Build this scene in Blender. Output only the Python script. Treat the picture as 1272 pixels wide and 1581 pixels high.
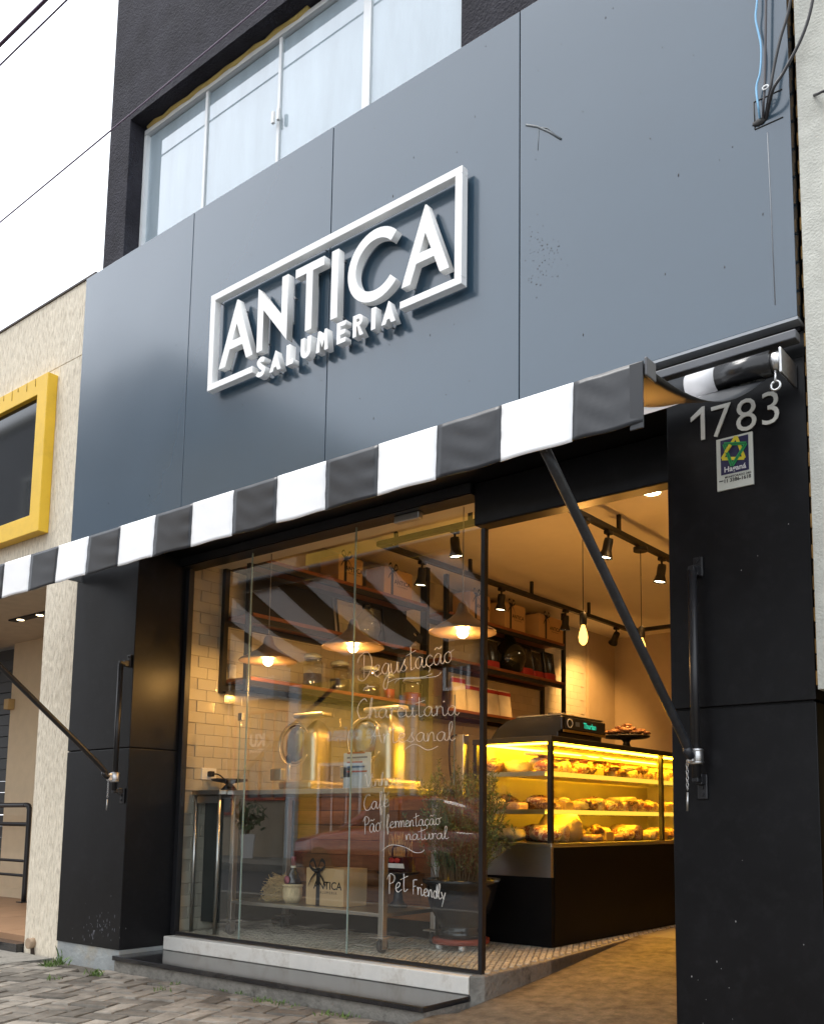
import bpy, bmesh, math, random
from mathutils import Vector, Matrix
R_ = random.Random(7)
for o in list(bpy.data.objects): bpy.data.objects.remove(o)
SC = bpy.context.scene
COL = SC.collection
# ------------------------------------------------------------------ camera
FPX, CX, CY, YAW, PITCH, ROLL = 1454.0, 727.99, 1092.82, -0.65288342, 0.11806283, -0.00827807
PW, PH = 1272, 1581
CAM = Vector((6.05, -3.34, .937))
_f = Vector((math.sin(YAW)*math.cos(PITCH), math.cos(YAW)*math.cos(PITCH), math.sin(PITCH)))
_r = Vector((math.cos(YAW), -math.sin(YAW), 0)); _d = _f.cross(_r)
c_, s_ = math.cos(ROLL), math.sin(ROLL)
RR, DD, FF = c_*_r + s_*_d, -s_*_r + c_*_d, _f
cd = bpy.data.cameras.new('camera'); cam = bpy.data.objects.new('camera', cd); COL.objects.link(cam)
cam.matrix_world = Matrix(((RR.x, -DD.x, -FF.x, CAM.x), (RR.y, -DD.y, -FF.y, CAM.y), (RR.z, -DD.z, -FF.z, CAM.z), (0, 0, 0, 1)))
cd.sensor_fit = 'VERTICAL'; cd.sensor_height = 36; cd.sensor_width = 36*PW/PH
cd.lens = FPX*36/PH
cd.shift_x = -(CX-PW/2)/PH; cd.shift_y = (CY-PH/2)/PH
cd.clip_start = .05; cd.clip_end = 2000
SC.camera = cam
# ------------------------------------------------------------------ sky, sun, exposure
w = bpy.data.worlds.new('World'); SC.world = w; w.use_nodes = True
nt = w.node_tree; nt.nodes.clear()
SUN_EL, SUN_AZ = math.radians(66), math.radians(-128)      # azimuth measured from +Y towards +X
sk = nt.nodes.new('ShaderNodeTexSky'); sk.sky_type = 'NISHITA'; sk.sun_disc = False
sk.sun_elevation = SUN_EL; sk.sun_rotation = SUN_AZ; sk.dust_density = .6; sk.air_density = 1.0
mx = nt.nodes.new('ShaderNodeMix'); mx.data_type = 'RGBA'; mx.inputs[0].default_value = .82   # closed cloud cover
mx.inputs[7].default_value = (11.0, 11.4, 12.0, 1)
bg = nt.nodes.new('ShaderNodeBackground'); bg.inputs[1].default_value = .115
wo = nt.nodes.new('ShaderNodeOutputWorld')
nt.links.new(sk.outputs[0], mx.inputs[6]); nt.links.new(mx.outputs[2], bg.inputs[0]); nt.links.new(bg.outputs[0], wo.inputs[0])
sd = bpy.data.lights.new('sun', 'SUN'); sd.energy = 1.5; sd.angle = math.radians(25); sd.color = (1, .97, .93)
so = bpy.data.objects.new('sun', sd); COL.objects.link(so)
sv = Vector((math.sin(SUN_AZ)*math.cos(SUN_EL), math.cos(SUN_AZ)*math.cos(SUN_EL), math.sin(SUN_EL)))
so.rotation_euler = (-sv).to_track_quat('-Z', 'Y').to_euler(); so.location = (0, -8, 20)
vs = SC.view_settings; vs.view_transform = 'Standard'; vs.look = 'None'; vs.exposure = 0.9; vs.gamma = 1
cy = SC.cycles
cy.use_denoising = True; cy.max_bounces = 10; cy.transparent_max_bounces = 24; cy.glossy_bounces = 5
cy.diffuse_bounces = 5; cy.transmission_bounces = 8; cy.sample_clamp_indirect = 6; cy.caustics_reflective = False; cy.caustics_refractive = False
cy.use_light_tree = True

# ------------------------------------------------------------------ pixel -> place
def ray(u, v):
    return RR*((u-CX)/FPX) + DD*((v-CY)/FPX) + FF
def at(ax, val, u, v):
    r = ray(u, v); return CAM + r*((val-CAM[ax])/r[ax])
def aY(Y, u, v): return at(1, Y, u, v)
def aX(X, u, v): return at(0, X, u, v)
def aZ(Z, u, v): return at(2, Z, u, v)
def px(P):
    q = Vector(P)-CAM; z = q.dot(FF)
    return (CX+FPX*q.dot(RR)/z, CY+FPX*q.dot(DD)/z, z)

# ------------------------------------------------------------------ materials
MATS = {}
def mat(name, col, rough=.5, metal=0., spec=.5, var=.12, vscale=8., bump=0., bscale=60., coat=0., stretch=(1, 1, 1),
        dirt=None, dscale=3., damt=.0, emit=None, es=0., perobj=0., perisl=0., rvar=0., trans=0., wave=0., wscale=1.5):
    if name in MATS: return MATS[name]
    m = bpy.data.materials.new(name); m.use_nodes = True; t = m.node_tree; N = t.nodes; Lk = t.links
    b = N['Principled BSDF']; out = N['Material Output']
    b.inputs['Roughness'].default_value = rough; b.inputs['Metallic'].default_value = metal
    b.inputs['Specular IOR Level'].default_value = spec
    if coat: b.inputs['Coat Weight'].default_value = coat; b.inputs['Coat Roughness'].default_value = .13 if name.startswith('grey') else .08
    tc = N.new('ShaderNodeTexCoord'); mp = N.new('ShaderNodeMapping'); mp.inputs['Scale'].default_value = stretch
    geo = N.new('ShaderNodeNewGeometry')
    Lk.new(geo.outputs['Position'], mp.inputs['Vector'])
    nz = N.new('ShaderNodeTexNoise'); nz.inputs['Scale'].default_value = vscale; nz.inputs['Detail'].default_value = 6; nz.inputs['Roughness'].default_value = .62
    Lk.new(mp.outputs[0], nz.inputs['Vector'])
    mr = N.new('ShaderNodeMapRange'); mr.inputs[1].default_value = .25; mr.inputs[2].default_value = .75
    mr.inputs[3].default_value = 1-var; mr.inputs[4].default_value = 1+var; Lk.new(nz.outputs[0], mr.inputs[0])
    fac = mr.outputs[0]
    for flag, sock in ((perobj, 'o'), (perisl, 'i')):
        if flag:
            src = N.new('ShaderNodeObjectInfo').outputs['Random'] if sock == 'o' else geo.outputs['Random Per Island']
            m2 = N.new('ShaderNodeMapRange'); m2.inputs[3].default_value = 1-flag; m2.inputs[4].default_value = 1+flag; Lk.new(src, m2.inputs[0])
            mm = N.new('ShaderNodeMath'); mm.operation = 'MULTIPLY'; Lk.new(fac, mm.inputs[0]); Lk.new(m2.outputs[0], mm.inputs[1]); fac = mm.outputs[0]
    vm = N.new('ShaderNodeVectorMath'); vm.operation = 'SCALE'; vm.inputs[0].default_value = col[:3]; Lk.new(fac, vm.inputs['Scale'])
    csock = vm.outputs[0]
    if dirt is not None:
        n2 = N.new('ShaderNodeTexNoise'); n2.inputs['Scale'].default_value = dscale; n2.inputs['Detail'].default_value = 8; n2.inputs['Roughness'].default_value = .7
        Lk.new(mp.outputs[0], n2.inputs['Vector'])
        m3 = N.new('ShaderNodeMapRange'); m3.inputs[1].default_value = .5; m3.inputs[2].default_value = .72; m3.inputs[4].default_value = damt; Lk.new(n2.outputs[0], m3.inputs[0])
        mc = N.new('ShaderNodeMix'); mc.data_type = 'RGBA'; Lk.new(m3.outputs[0], mc.inputs[0]); Lk.new(csock, mc.inputs[6]); mc.inputs[7].default_value = (*dirt, 1)
        csock = mc.outputs[2]
    Lk.new(csock, b.inputs['Base Color'])
    if rvar:
        m4 = N.new('ShaderNodeMapRange'); m4.inputs[3].default_value = rough-rvar; m4.inputs[4].default_value = rough+rvar; Lk.new(nz.outputs[0], m4.inputs[0]); Lk.new(m4.outputs[0], b.inputs['Roughness'])
    last = None
    if wave:
        nw = N.new('ShaderNodeTexNoise'); nw.inputs['Scale'].default_value = wscale; nw.inputs['Detail'].default_value = 1; Lk.new(geo.outputs['Position'], nw.inputs['Vector'])
        bw = N.new('ShaderNodeBump'); bw.inputs['Strength'].default_value = 1; bw.inputs['Distance'].default_value = wave; Lk.new(nw.outputs[0], bw.inputs['Height']); last = bw.outputs[0]
    if bump:
        nb = N.new('ShaderNodeTexNoise'); nb.inputs['Scale'].default_value = bscale; nb.inputs['Detail'].default_value = 5; Lk.new(mp.outputs[0], nb.inputs['Vector'])
        bp = N.new('ShaderNodeBump'); bp.inputs['Strength'].default_value = .8; bp.inputs['Distance'].default_value = bump; Lk.new(nb.outputs[0], bp.inputs['Height'])
        if last: Lk.new(last, bp.inputs['Normal'])
        last = bp.outputs[0]
    if last: Lk.new(last, b.inputs['Normal'])
    if emit: b.inputs['Emission Color'].default_value = (*emit, 1); b.inputs['Emission Strength'].default_value = es
    if trans:
        tr = N.new('ShaderNodeBsdfTranslucent'); Lk.new(csock, tr.inputs[0]); ms = N.new('ShaderNodeMixShader'); ms.inputs[0].default_value = trans
        Lk.new(b.outputs[0], ms.inputs[1]); Lk.new(tr.outputs[0], ms.inputs[2]); Lk.new(ms.outputs[0], out.inputs[0])
    MATS[name] = m; return m
def glass(name, tint=(.97, .985, .975), gain=1.9, rough=0.0, ior=1.5, dirt=0.0):
    if name in MATS: return MATS[name]
    m = bpy.data.materials.new(name); m.use_nodes = True; t = m.node_tree; N = t.nodes; Lk = t.links; N.clear()
    out = N.new('ShaderNodeOutputMaterial'); tr = N.new('ShaderNodeBsdfTransparent'); tr.inputs[0].default_value = (*tint, 1)
    gl = N.new('ShaderNodeBsdfGlossy'); gl.inputs['Roughness'].default_value = rough; gl.inputs[0].default_value = (1, 1, 1, 1)
    fr = N.new('ShaderNodeFresnel'); fr.inputs[0].default_value = ior
    g = N.new('ShaderNodeNewGeometry'); inv = N.new('ShaderNodeMath'); inv.operation = 'SUBTRACT'; inv.inputs[0].default_value = 1; Lk.new(g.outputs['Backfacing'], inv.inputs[1])
    mu = N.new('ShaderNodeMath'); mu.operation = 'MULTIPLY'; Lk.new(fr.outputs[0], mu.inputs[0]); Lk.new(inv.outputs[0], mu.inputs[1])
    m2 = N.new('ShaderNodeMath'); m2.operation = 'MULTIPLY'; m2.use_clamp = True; Lk.new(mu.outputs[0], m2.inputs[0]); m2.inputs[1].default_value = gain
    ms = N.new('ShaderNodeMixShader'); Lk.new(m2.outputs[0], ms.inputs[0]); Lk.new(tr.outputs[0], ms.inputs[1]); Lk.new(gl.outputs[0], ms.inputs[2])
    Lk.new(ms.outputs[0], out.inputs[0]); MATS[name] = m; return m
def emis(name, col, s):
    if name in MATS: return MATS[name]
    m = bpy.data.materials.new(name); m.use_nodes = True; N = m.node_tree.nodes; N.clear()
    out = N.new('ShaderNodeOutputMaterial'); e = N.new('ShaderNodeEmission'); e.inputs[0].default_value = (*col, 1); e.inputs[1].default_value = s
    m.node_tree.links.new(e.outputs[0], out.inputs[0]); MATS[name] = m; return m

# ------------------------------------------------------------------ mesh builder
WL = {}
class MB:
    def __init__(s): s.v = []; s.f = []; s.sm = []
    def add(s, vs, fs, smooth=False):
        n = len(s.v); s.v += [tuple(p) for p in vs]; s.f += [tuple(i+n for i in q) for q in fs]; s.sm += [smooth]*len(fs); return s
    def box(s, x0, x1, y0, y1, z0, z1, bev=0.):
        if x0 > x1: x0, x1 = x1, x0
        if y0 > y1: y0, y1 = y1, y0
        if z0 > z1: z0, z1 = z1, z0
        if bev <= 0:
            return s.add([(x0, y0, z0), (x1, y0, z0), (x1, y1, z0), (x0, y1, z0), (x0, y0, z1), (x1, y0, z1), (x1, y1, z1), (x0, y1, z1)],
                  [(3, 2, 1, 0), (4, 5, 6, 7), (0, 1, 5, 4), (1, 2, 6, 5), (2, 3, 7, 6), (3, 0, 4, 7)])
        bm = bmesh.new(); bmesh.ops.create_cube(bm, size=1)
        for q in bm.verts: q.co = Vector(((x0+x1)/2+q.co.x*(x1-x0), (y0+y1)/2+q.co.y*(y1-y0), (z0+z1)/2+q.co.z*(z1-z0)))
        bmesh.ops.bevel(bm, geom=bm.edges[:], offset=min(bev, .45*min(x1-x0, y1-y0, z1-z0)), segments=2, affect='EDGES', profile=.5)
        bm.verts.index_update()
        s.add([q.co.copy() for q in bm.verts], [[q.index for q in f.verts] for f in bm.faces]); bm.free(); return s
    def tube(s, pts, r, n=10, cap=True, closed=False, smooth=True):
        pts = [Vector(p) for p in pts]; k = len(pts); rs = r if isinstance(r, (list, tuple)) else [r]*k
        base = len(s.v); prev = None; rings = []
        for i, p in enumerate(pts):
            if closed: tg = pts[(i+1) % k]-pts[i-1]
            else: tg = pts[min(i+1, k-1)]-pts[max(i-1, 0)]
            tg = tg.normalized() if tg.length > 1e-9 else Vector((0, 0, 1))
            if prev is None: a = tg.orthogonal().normalized()
            else:
                a = prev-tg*prev.dot(tg); a = a.normalized() if a.length > 1e-6 else tg.orthogonal().normalized()
            prev = a; b = tg.cross(a)
            rings.append([p+(a*math.cos(2*math.pi*j/n)+b*math.sin(2*math.pi*j/n))*rs[i] for j in range(n)])
        vs = [q for rg in rings for q in rg]; fs = []
        for i in range(k if closed else k-1):
            for j in range(n):
                i2 = (i+1) % k; fs.append((i*n+j, i*n+(j+1) % n, i2*n+(j+1) % n, i2*n+j))
        s.add(vs, fs, smooth)
        if cap and not closed:
            s.add(rings[0], [tuple(range(n-1, -1, -1))]); s.add(rings[-1], [tuple(range(n))])
        return s
    def lathe(s, prof, c=(0, 0, 0), n=24, axis='z', smooth=True, sx=1., sy=1.):
        c = Vector(c); vs = []; fs = []
        for (r, z) in prof:
            for j in range(n):
                a = 2*math.pi*j/n; x, y = r*math.cos(a)*sx, r*math.sin(a)*sy
                vs.append(c+(Vector((x, y, z)) if axis == 'z' else Vector((z, x, y)) if axis == 'x' else Vector((y, z, x))))
        for i in range(len(prof)-1):
            for j in range(n): fs.append((i*n+j, i*n+(j+1) % n, (i+1)*n+(j+1) % n, (i+1)*n+j))
        s.add(vs, fs, smooth)
        if prof[0][0] > 1e-6: s.add(vs[:n], [tuple(range(n-1, -1, -1))])
        if prof[-1][0] > 1e-6: s.add(vs[-n:], [tuple(range(n))])
        return s
    def prism(s, poly, lo, hi, axis='y'):
        n = len(poly)
        def P(a, b, t): return (a, t, b) if axis == 'y' else (t, a, b) if axis == 'x' else (a, b, t)
        vs = [P(a, b, lo) for a, b in poly]+[P(a, b, hi) for a, b in poly]
        fs = [tuple(range(n)), tuple(range(2*n-1, n-1, -1))]+[(i, i+n, (i+1) % n+n, (i+1) % n) for i in range(n)]
        return s.add(vs, fs)
    def grid(s, fn, nu, nv, smooth=True, two=0.):
        vs = [fn(i/nu, j/nv) for j in range(nv+1) for i in range(nu+1)]
        fs = [(j*(nu+1)+i, j*(nu+1)+i+1, (j+1)*(nu+1)+i+1, (j+1)*(nu+1)+i) for j in range(nv) for i in range(nu)]
        return s.add(vs, fs, smooth)
    def blob(s, c, rad, n=14, m=9, jit=0., seed=0, sup=1.):
        rr = random.Random(seed); c = Vector(c); vs = []; fs = []
        ph = [rr.uniform(0, 6.28) for _ in range(6)]
        for i in range(m+1):
            t = math.pi*i/m
            for j in range(n):
                a = 2*math.pi*j/n
                d = Vector((math.sin(t)*math.cos(a), math.sin(t)*math.sin(a), math.cos(t)))
                if sup != 1: d = Vector([math.copysign(abs(q)**sup, q) for q in d])
                k = 1+jit*(math.sin(3*a+ph[0])*math.sin(2*t+ph[1])+.6*math.sin(5*a+ph[2]+3*t)+.4*math.sin(7*t+ph[3]))
                vs.append(c+Vector((d.x*rad[0], d.y*rad[1], d.z*rad[2]))*k)
        for i in range(m):
            for j in range(n): fs.append((i*n+j, (i+1)*n+j, (i+1)*n+(j+1) % n, i*n+(j+1) % n))
        return s.add(vs, fs, True)
    def xf(s, M):
        s.v = [tuple(M @ Vector(p)) for p in s.v]; return s
    def mesh(s, name, m=None, off=(0, 0, 0), fixn=True):
        me = bpy.data.meshes.new(name)
        me.from_pydata([(p[0]-off[0], p[1]-off[1], p[2]-off[2]) for p in s.v], [], s.f)
        me.polygons.foreach_set('use_smooth', s.sm)
        if fixn:
            bm = bmesh.new(); bm.from_mesh(me); bmesh.ops.remove_doubles(bm, verts=bm.verts, dist=1e-6); bmesh.ops.recalc_face_normals(bm, faces=bm.faces); bm.to_mesh(me); bm.free()
        if m: me.materials.append(m)
        me.update(); return me
    def build(s, name, m, parent=None, off=None, bev=0., fixn=True):
        if off is None:
            if parent is not None: off = WL[parent]
            else:
                xs = [p[0] for p in s.v]; ys = [p[1] for p in s.v]; zs = [p[2] for p in s.v]
                off = ((min(xs)+max(xs))/2, (min(ys)+max(ys))/2, min(zs))
        return link(name, s.mesh(name, m, off, fixn), parent, off, bev)
def link(name, me, parent=None, off=(0, 0, 0), bev=0.):
    o = bpy.data.objects.new(name, me); COL.objects.link(o)
    if parent is not None:
        o.parent = parent; p = WL[parent]; o.location = (off[0]-p[0], off[1]-p[1], off[2]-p[2])
    else: o.location = off
    WL[o] = tuple(off)
    if bev:
        b = o.modifiers.new('bevel', 'BEVEL'); b.width = bev; b.segments = 2; b.limit_method = 'ANGLE'; b.angle_limit = .6
    return o
def tag(o, label, cat, group=None, kind=None):
    if label: o['label'] = label
    if cat: o['category'] = cat
    if group: o['group'] = group
    if kind: o['kind'] = kind
    return o
def thing(name, label, cat, loc=(0, 0, 0), group=None):
    o = bpy.data.objects.new(name, None); COL.objects.link(o); o.location = loc; o.empty_display_size = .1
    WL[o] = tuple(loc); return tag(o, label, cat, group)
def struct(name, mb, m, label=None, parent=None):
    o = mb.build(name, m, parent)
    if parent is None: o['kind'] = 'structure'; o['label'] = label or name.replace('_', ' ')
    return o
def box(name, m, parent, *a, bev=0.):
    return MB().box(*a).build(name, m, parent, bev=bev)
def catmull(pts, k=6, closed=False):
    pts = [Vector(p) for p in pts]; out = []; n = len(pts)
    if n < 3: return pts
    for i in range(n if closed else n-1):
        if closed: p0, p1, p2, p3 = pts[i-1], pts[i], pts[(i+1) % n], pts[(i+2) % n]
        else: p0, p1, p2, p3 = pts[max(i-1, 0)], pts[i], pts[i+1], pts[min(i+2, n-1)]
        for j in range(k):
            t = j/k
            out.append(.5*((2*p1)+(p2-p0)*t+(2*p0-5*p1+4*p2-p3)*t*t+(3*p1-p0-3*p2+p3)*t**3))
    if not closed: out.append(pts[-1])
    return out
# flat outlines (with holes) and text, extruded; frame = (origin, right, up, out)
def frame_mesh(me, F):
    o, r, u, n = [Vector(q) for q in F]
    me.transform(Matrix(((r.x, u.x, n.x, o.x), (r.y, u.y, n.y, o.y), (r.z, u.z, n.z, o.z), (0, 0, 0, 1)))); return me
def outline(splines, depth, bev=0.):
    cu = bpy.data.curves.new('c', 'CURVE'); cu.dimensions = '2D'; cu.fill_mode = 'BOTH'; cu.extrude = depth/2; cu.bevel_depth = bev; cu.bevel_resolution = 1
    for sp in splines:
        s = cu.splines.new('POLY'); s.points.add(len(sp)-1); s.use_cyclic_u = True
        for q, p in zip(s.points, sp): q.co = (p[0], p[1], 0, 1)
    ob = bpy.data.objects.new('tmp', cu); COL.objects.link(ob); dg = bpy.context.evaluated_depsgraph_get()
    me = bpy.data.meshes.new_from_object(ob.evaluated_get(dg)); bpy.data.objects.remove(ob); return me
def textmesh(s, size, depth=.001, bold=0., align='CENTER', shear=0., sp=1.):
    cu = bpy.data.curves.new('t', 'FONT'); cu.body = s; cu.size = size; cu.extrude = depth/2; cu.offset = bold; cu.align_x = align; cu.align_y = 'BOTTOM_BASELINE'; cu.shear = shear; cu.space_character = sp; cu.resolution_u = 3
    ob = bpy.data.objects.new('tmp', cu); COL.objects.link(ob); dg = bpy.context.evaluated_depsgraph_get()
    me = bpy.data.meshes.new_from_object(ob.evaluated_get(dg)); bpy.data.objects.remove(ob); return me
def put(name, me, m, parent, F):
    frame_mesh(me, F); me.materials.clear(); me.materials.append(m); me.name = name
    off = WL[parent] if parent is not None else F[0]
    me.transform(Matrix.Translation((-off[0], -off[1], -off[2])))
    return link(name, me, parent, off)
def ribbon(pts, wd):
    pts = [Vector((p[0], p[1], 0)) for p in pts]; L = []; Rr = []
    for i, p in enumerate(pts):
        t = (pts[min(i+1, len(pts)-1)]-pts[max(i-1, 0)]).normalized(); n = Vector((-t.y, t.x, 0))*wd/2
        L.append((p+n)[:2]); Rr.append((p-n)[:2])
    return L+Rr[::-1]
def copy_tree(o, parent=None):
    c = o.copy(); COL.objects.link(c); c.parent = parent; WL[c] = WL.get(o, (0, 0, 0))
    for ch in list(o.children): copy_tree(ch, c)
    return c
ORD = ['first', 'second', 'third', 'fourth', 'fifth', 'sixth', 'seventh', 'eighth', 'ninth', 'tenth', 'eleventh', 'twelfth', 'thirteenth', 'fourteenth', 'fifteenth', 'sixteenth', 'seventeenth']
FACE = lambda o: (o, (1, 0, 0), (0, 0, 1), (0, -1, 0))      # plane facing the street
SIDE = lambda o: (o, (0, 1, 0), (0, 0, 1), (1, 0, 0))       # plane facing +X

# palette
M_ACM = mat('grey_composite', (.034, .064, .094), .20, metal=.0, spec=.6, coat=.9, var=.05, vscale=1.5, wave=.012, wscale=1.0, dirt=(.05, .055, .06), dscale=9, damt=.02)
M_BLK = mat('black_composite', (.0055, .0055, .0065), .36, spec=.24, var=.3, vscale=4, wave=.004, wscale=2, dirt=(.05, .05, .055), dscale=14, damt=.12)
M_BLKM = mat('black_metal', (.012, .012, .014), .38, spec=.5, var=.2, vscale=30)
M_WHITE = mat('white_lacquer', (.86, .86, .84), .45, var=.03)
M_DSTUC = mat('dark_stucco', (.028, .027, .035), .9, spec=.25, var=.4, vscale=5, bump=.012, bscale=70, dirt=(.10, .10, .11), dscale=2.2, damt=.25)
M_BEIGE = mat('scratched_beige_stucco', (.74, .67, .54), .92, spec=.2, var=.12, vscale=2, stretch=(30, 30, 6), bump=.018, bscale=2.2, dirt=(.17, .115, .06), dscale=2.6, damt=.6)
M_BEIGEP = mat('plain_beige_paint', (.62, .50, .34), .8, var=.06)
M_YEL = mat('yellow_metal_paint', (.80, .50, .035), .42, var=.1, vscale=3, dirt=(.45, .26, .03), dscale=4, damt=.35)
M_ALU = mat('white_aluminium', (.78, .80, .80), .4, var=.05)
M_STEEL = mat('brushed_steel', (.55, .55, .54), .28, metal=1, var=.08, vscale=20, stretch=(1, 1, 12))
M_ZINC = mat('zinc_fitting', (.55, .55, .55), .35, metal=1, var=.2, vscale=60)
M_CONC = mat('weathered_concrete', (.25, .235, .205), .9, spec=.3, var=.5, vscale=9, bump=.012, bscale=45, dirt=(.05, .045, .037), dscale=9, damt=.9)
M_CONCB = mat('blue_grey_concrete', (.30, .32, .32), .9, var=.25, vscale=6, bump=.005, bscale=40, dirt=(.36, .30, .2), dscale=4, damt=.6)
M_GRAN = mat('black_granite', (.018, .018, .02), .12, spec=.6, var=.5, vscale=160, rvar=.06, dirt=(.07, .065, .06), dscale=5, damt=.6)
M_SILL = mat('worn_white_stone', (.82, .79, .72), .6, var=.12, vscale=6, dirt=(.42, .36, .28), dscale=6, damt=.75)
M_WOOD = mat('reddish_shelf_wood', (.24, .085, .032), .4, var=.4, vscale=6, stretch=(10, 1, 10))
M_KRAFT = mat('kraft_card', (.58, .39, .20), .85, var=.06)
M_INK = mat('black_ink', (.012, .011, .010), .7, var=0)
M_RIB = mat('black_satin_ribbon', (.010, .010, .012), .35, var=.1)
# ================================================================== ground
M_EARTH = mat('dark_joint_soil', (.075, .065, .05), .95, var=.35, vscale=14, bump=.006, bscale=90)
M_ASPH = mat('asphalt', (.05, .05, .052), .9, var=.25, vscale=20, bump=.004, bscale=140)
M_PAVE_O = mat('paver_stone', (.20, .182, .155), .9, spec=.3, var=.45, vscale=9, bump=.006, bscale=70, perobj=.42, dirt=(.07, .06, .047), dscale=3, damt=.85)
M_PAVE_I = mat('paver_stone_far', (.20, .182, .155), .9, spec=.3, var=.45, vscale=9, bump=.006, bscale=70, perisl=.42, dirt=(.07, .06, .047), dscale=3, damt=.85)
M_RAMP = mat('worn_ramp_concrete', (.165, .14, .105), .85, spec=.25, var=.5, vscale=14, bump=.012, bscale=55, dirt=(.06, .046, .033), dscale=4.5, damt=.85)
struct('ground', MB().box(-300, 300, -300, 300, -.6, -.34), M_ASPH, 'asphalt ground running to the horizon')
struct('street', MB().box(-60, 60, -8.6, -3.6, -.33, -.15), M_ASPH, 'asphalt street before the shop')
walk = struct('sidewalk', MB().box(-40, 40, -3.6, .05, -.32, -.012), M_EARTH, 'sidewalk of grey herringbone pavers before the step')
struct('kerb', MB().box(-40, 40, -3.76, -3.602, -.33, -.008), M_CONC, 'concrete kerb between sidewalk and street')
# herringbone pavers
def herring(ang, ox, oy, rng):
    a, b = .23, .115; out = []; ca, sa = math.cos(ang), math.sin(ang)
    for i in range(-rng, rng):
        for j in range(-rng, rng):
            # classic 90 degree herringbone: unit shifted along the diagonal
            x = i*b+j*2*a; y = i*b
            for (cx, cy, h) in ((x+a/2, y+b/2, 0), (x+a+b/2, y+b-a/2+b*0, 1)):
                X = ox+cx*ca-cy*sa; Y = oy+cx*sa+cy*ca
                out.append((X, Y, ang+(math.pi/2 if h else 0)))
    return out
pv = []
seen_ = set()
for (X, Y, an) in herring(math.radians(20), 1.0, -1.0, 60):
    if not (-7 < X < 3.25 and -3.3 < Y < -.11): continue
    k = (round(X, 2), round(Y, 2))
    if k in seen_: continue
    seen_.add(k); pv.append((X, Y, an))
def paver_mesh(seed):
    rr = random.Random(seed); mb = MB(); hx, hy = .1095, .052
    top = [(-hx, -hy), (hx, -hy), (hx, hy), (-hx, hy)]
    vs = [(x, y, -.05) for x, y in top]+[(x, y, -.006) for x, y in top]+[(x*.955+rr.uniform(-.003, .003), y*.92+rr.uniform(-.003, .003), .004+rr.uniform(-.002, .002)) for x, y in top]
    fs = [(0, 1, 5, 4), (1, 2, 6, 5), (2, 3, 7, 6), (3, 0, 4, 7), (4, 5, 9, 8), (5, 6, 10, 9), (6, 7, 11, 10), (7, 4, 8, 11), (8, 9, 10, 11)]
    return mb.add(vs, fs)
pmb = [paver_mesh(i) for i in range(6)]
pme = [q.mesh('paver', M_PAVE_O) for q in pmb]
def vis(p):
    u, v, z = px((p[0], p[1], 0))
    return (z if (z > 0 and -40 < u < 760 and 1400 < v < 1640) else 1e3+abs(z))
pv.sort(key=vis); far = MB()
def pz(X, Y): return -.004+.012*Y
for i, (X, Y, an) in enumerate(pv):
    rr = random.Random(i); k = i % 6; tilt = (rr.uniform(-.018, .018), rr.uniform(-.018, .018), an+rr.uniform(-.02, .02)); dz = pz(X, Y)+rr.uniform(-.003, .003)
    if i < 300:
        o = bpy.data.objects.new('paver', pme[k]); COL.objects.link(o); o.parent = walk; p = WL[walk]
        o.location = (X-p[0], Y-p[1], dz-p[2]+.008); o.rotation_euler = tilt; WL[o] = (X, Y, dz)
    else:
        Mx = Matrix.Translation((X, Y, dz+.008)) @ Matrix.Rotation(tilt[2], 4, 'Z') @ Matrix.Rotation(tilt[0], 4, 'X')
        n = len(far.v); far.v += [tuple(Mx @ Vector(q)) for q in pmb[k].v]; far.f += [tuple(a+n for a in q) for q in pmb[k].f]; far.sm += [False]*len(pmb[k].f)
o = far.build('paver_field', M_PAVE_I, walk, fixn=False); o['kind'] = 'stuff'
# edging row along the step, cut stones
for i in range(17):
    x = .80+i*.150
    rr = random.Random(900+i); o = bpy.data.objects.new('paver', pme[i % 6]); COL.objects.link(o); o.parent = walk; p = WL[walk]
    o.location = (x-p[0], -.052-p[1], -p[2]+.004+rr.uniform(-.002, .003)); o.scale = (.65, .9, 1); o.rotation_euler = (0, 0, rr.uniform(-.03, .03)); WL[o] = (x, 0, 0)
# ramp through the doorway
ramp_z = lambda y: max(.0, .042+.0652*y) if y > -.6 else 0
def rampfn(s, t):
    y = -3.55+t*(2.34+3.55); x0 = 3.22 if y < .1 else 3.3-.09*(y-.1); x = x0+s*(4.75-x0) if y > -.02 else x0+s*(7.5-x0)
    z = .042+.0652*y if y > -.35 else .019+(y+.35)*.006
    return (x, y, z+.002*math.sin(5*x+3*y))
rm = MB().grid(rampfn, 18, 60)
struct('driveway_ramp', rm, M_RAMP, 'worn concrete ramp rising through the open doorway')
# ------------------------------------------------------------------ step, sill, curb
st = thing('entrance_step', 'black polished granite step on a grey concrete riser below the shop window', 'step', (2, .2, 0))
MB().box(.745, 3.216, .03, .60, -.05, .066).build('riser', M_CONC, st)
MB().box(.742, 3.222, .012, .3695, .0665, .094, .004).build('tread', M_GRAN, st)
sl = thing('window_sill', 'worn white stone sill under the storefront glass', 'sill', (2, .4, .09))
MB().prism([(.742, .37), (3.205, .37), (3.205, .46), (.742, .46)], .0945, .180, 'z').build('sill_stone', M_SILL, sl, bev=.006)
cb = thing('curb', 'bare concrete curb edge of the raised floor beside the ramp', 'curb', (3.2, 1, 0))
MB().prism([(3.2065, .372), (3.225, .372), (3.272, .415), (3.233, 1.07), (3.14, 2.01), (3.055, 2.96), (2.9, 2.96), (2.9, .462), (3.2065, .462)], -.05, .188, 'z').build('curb_body', M_CONC, cb, bev=.01)
# ================================================================== shop building
bl = thing('shop_building', 'black and grey shop building with striped awning, dark stucco upper floor', 'building', (2.5, .3, 0))
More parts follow.
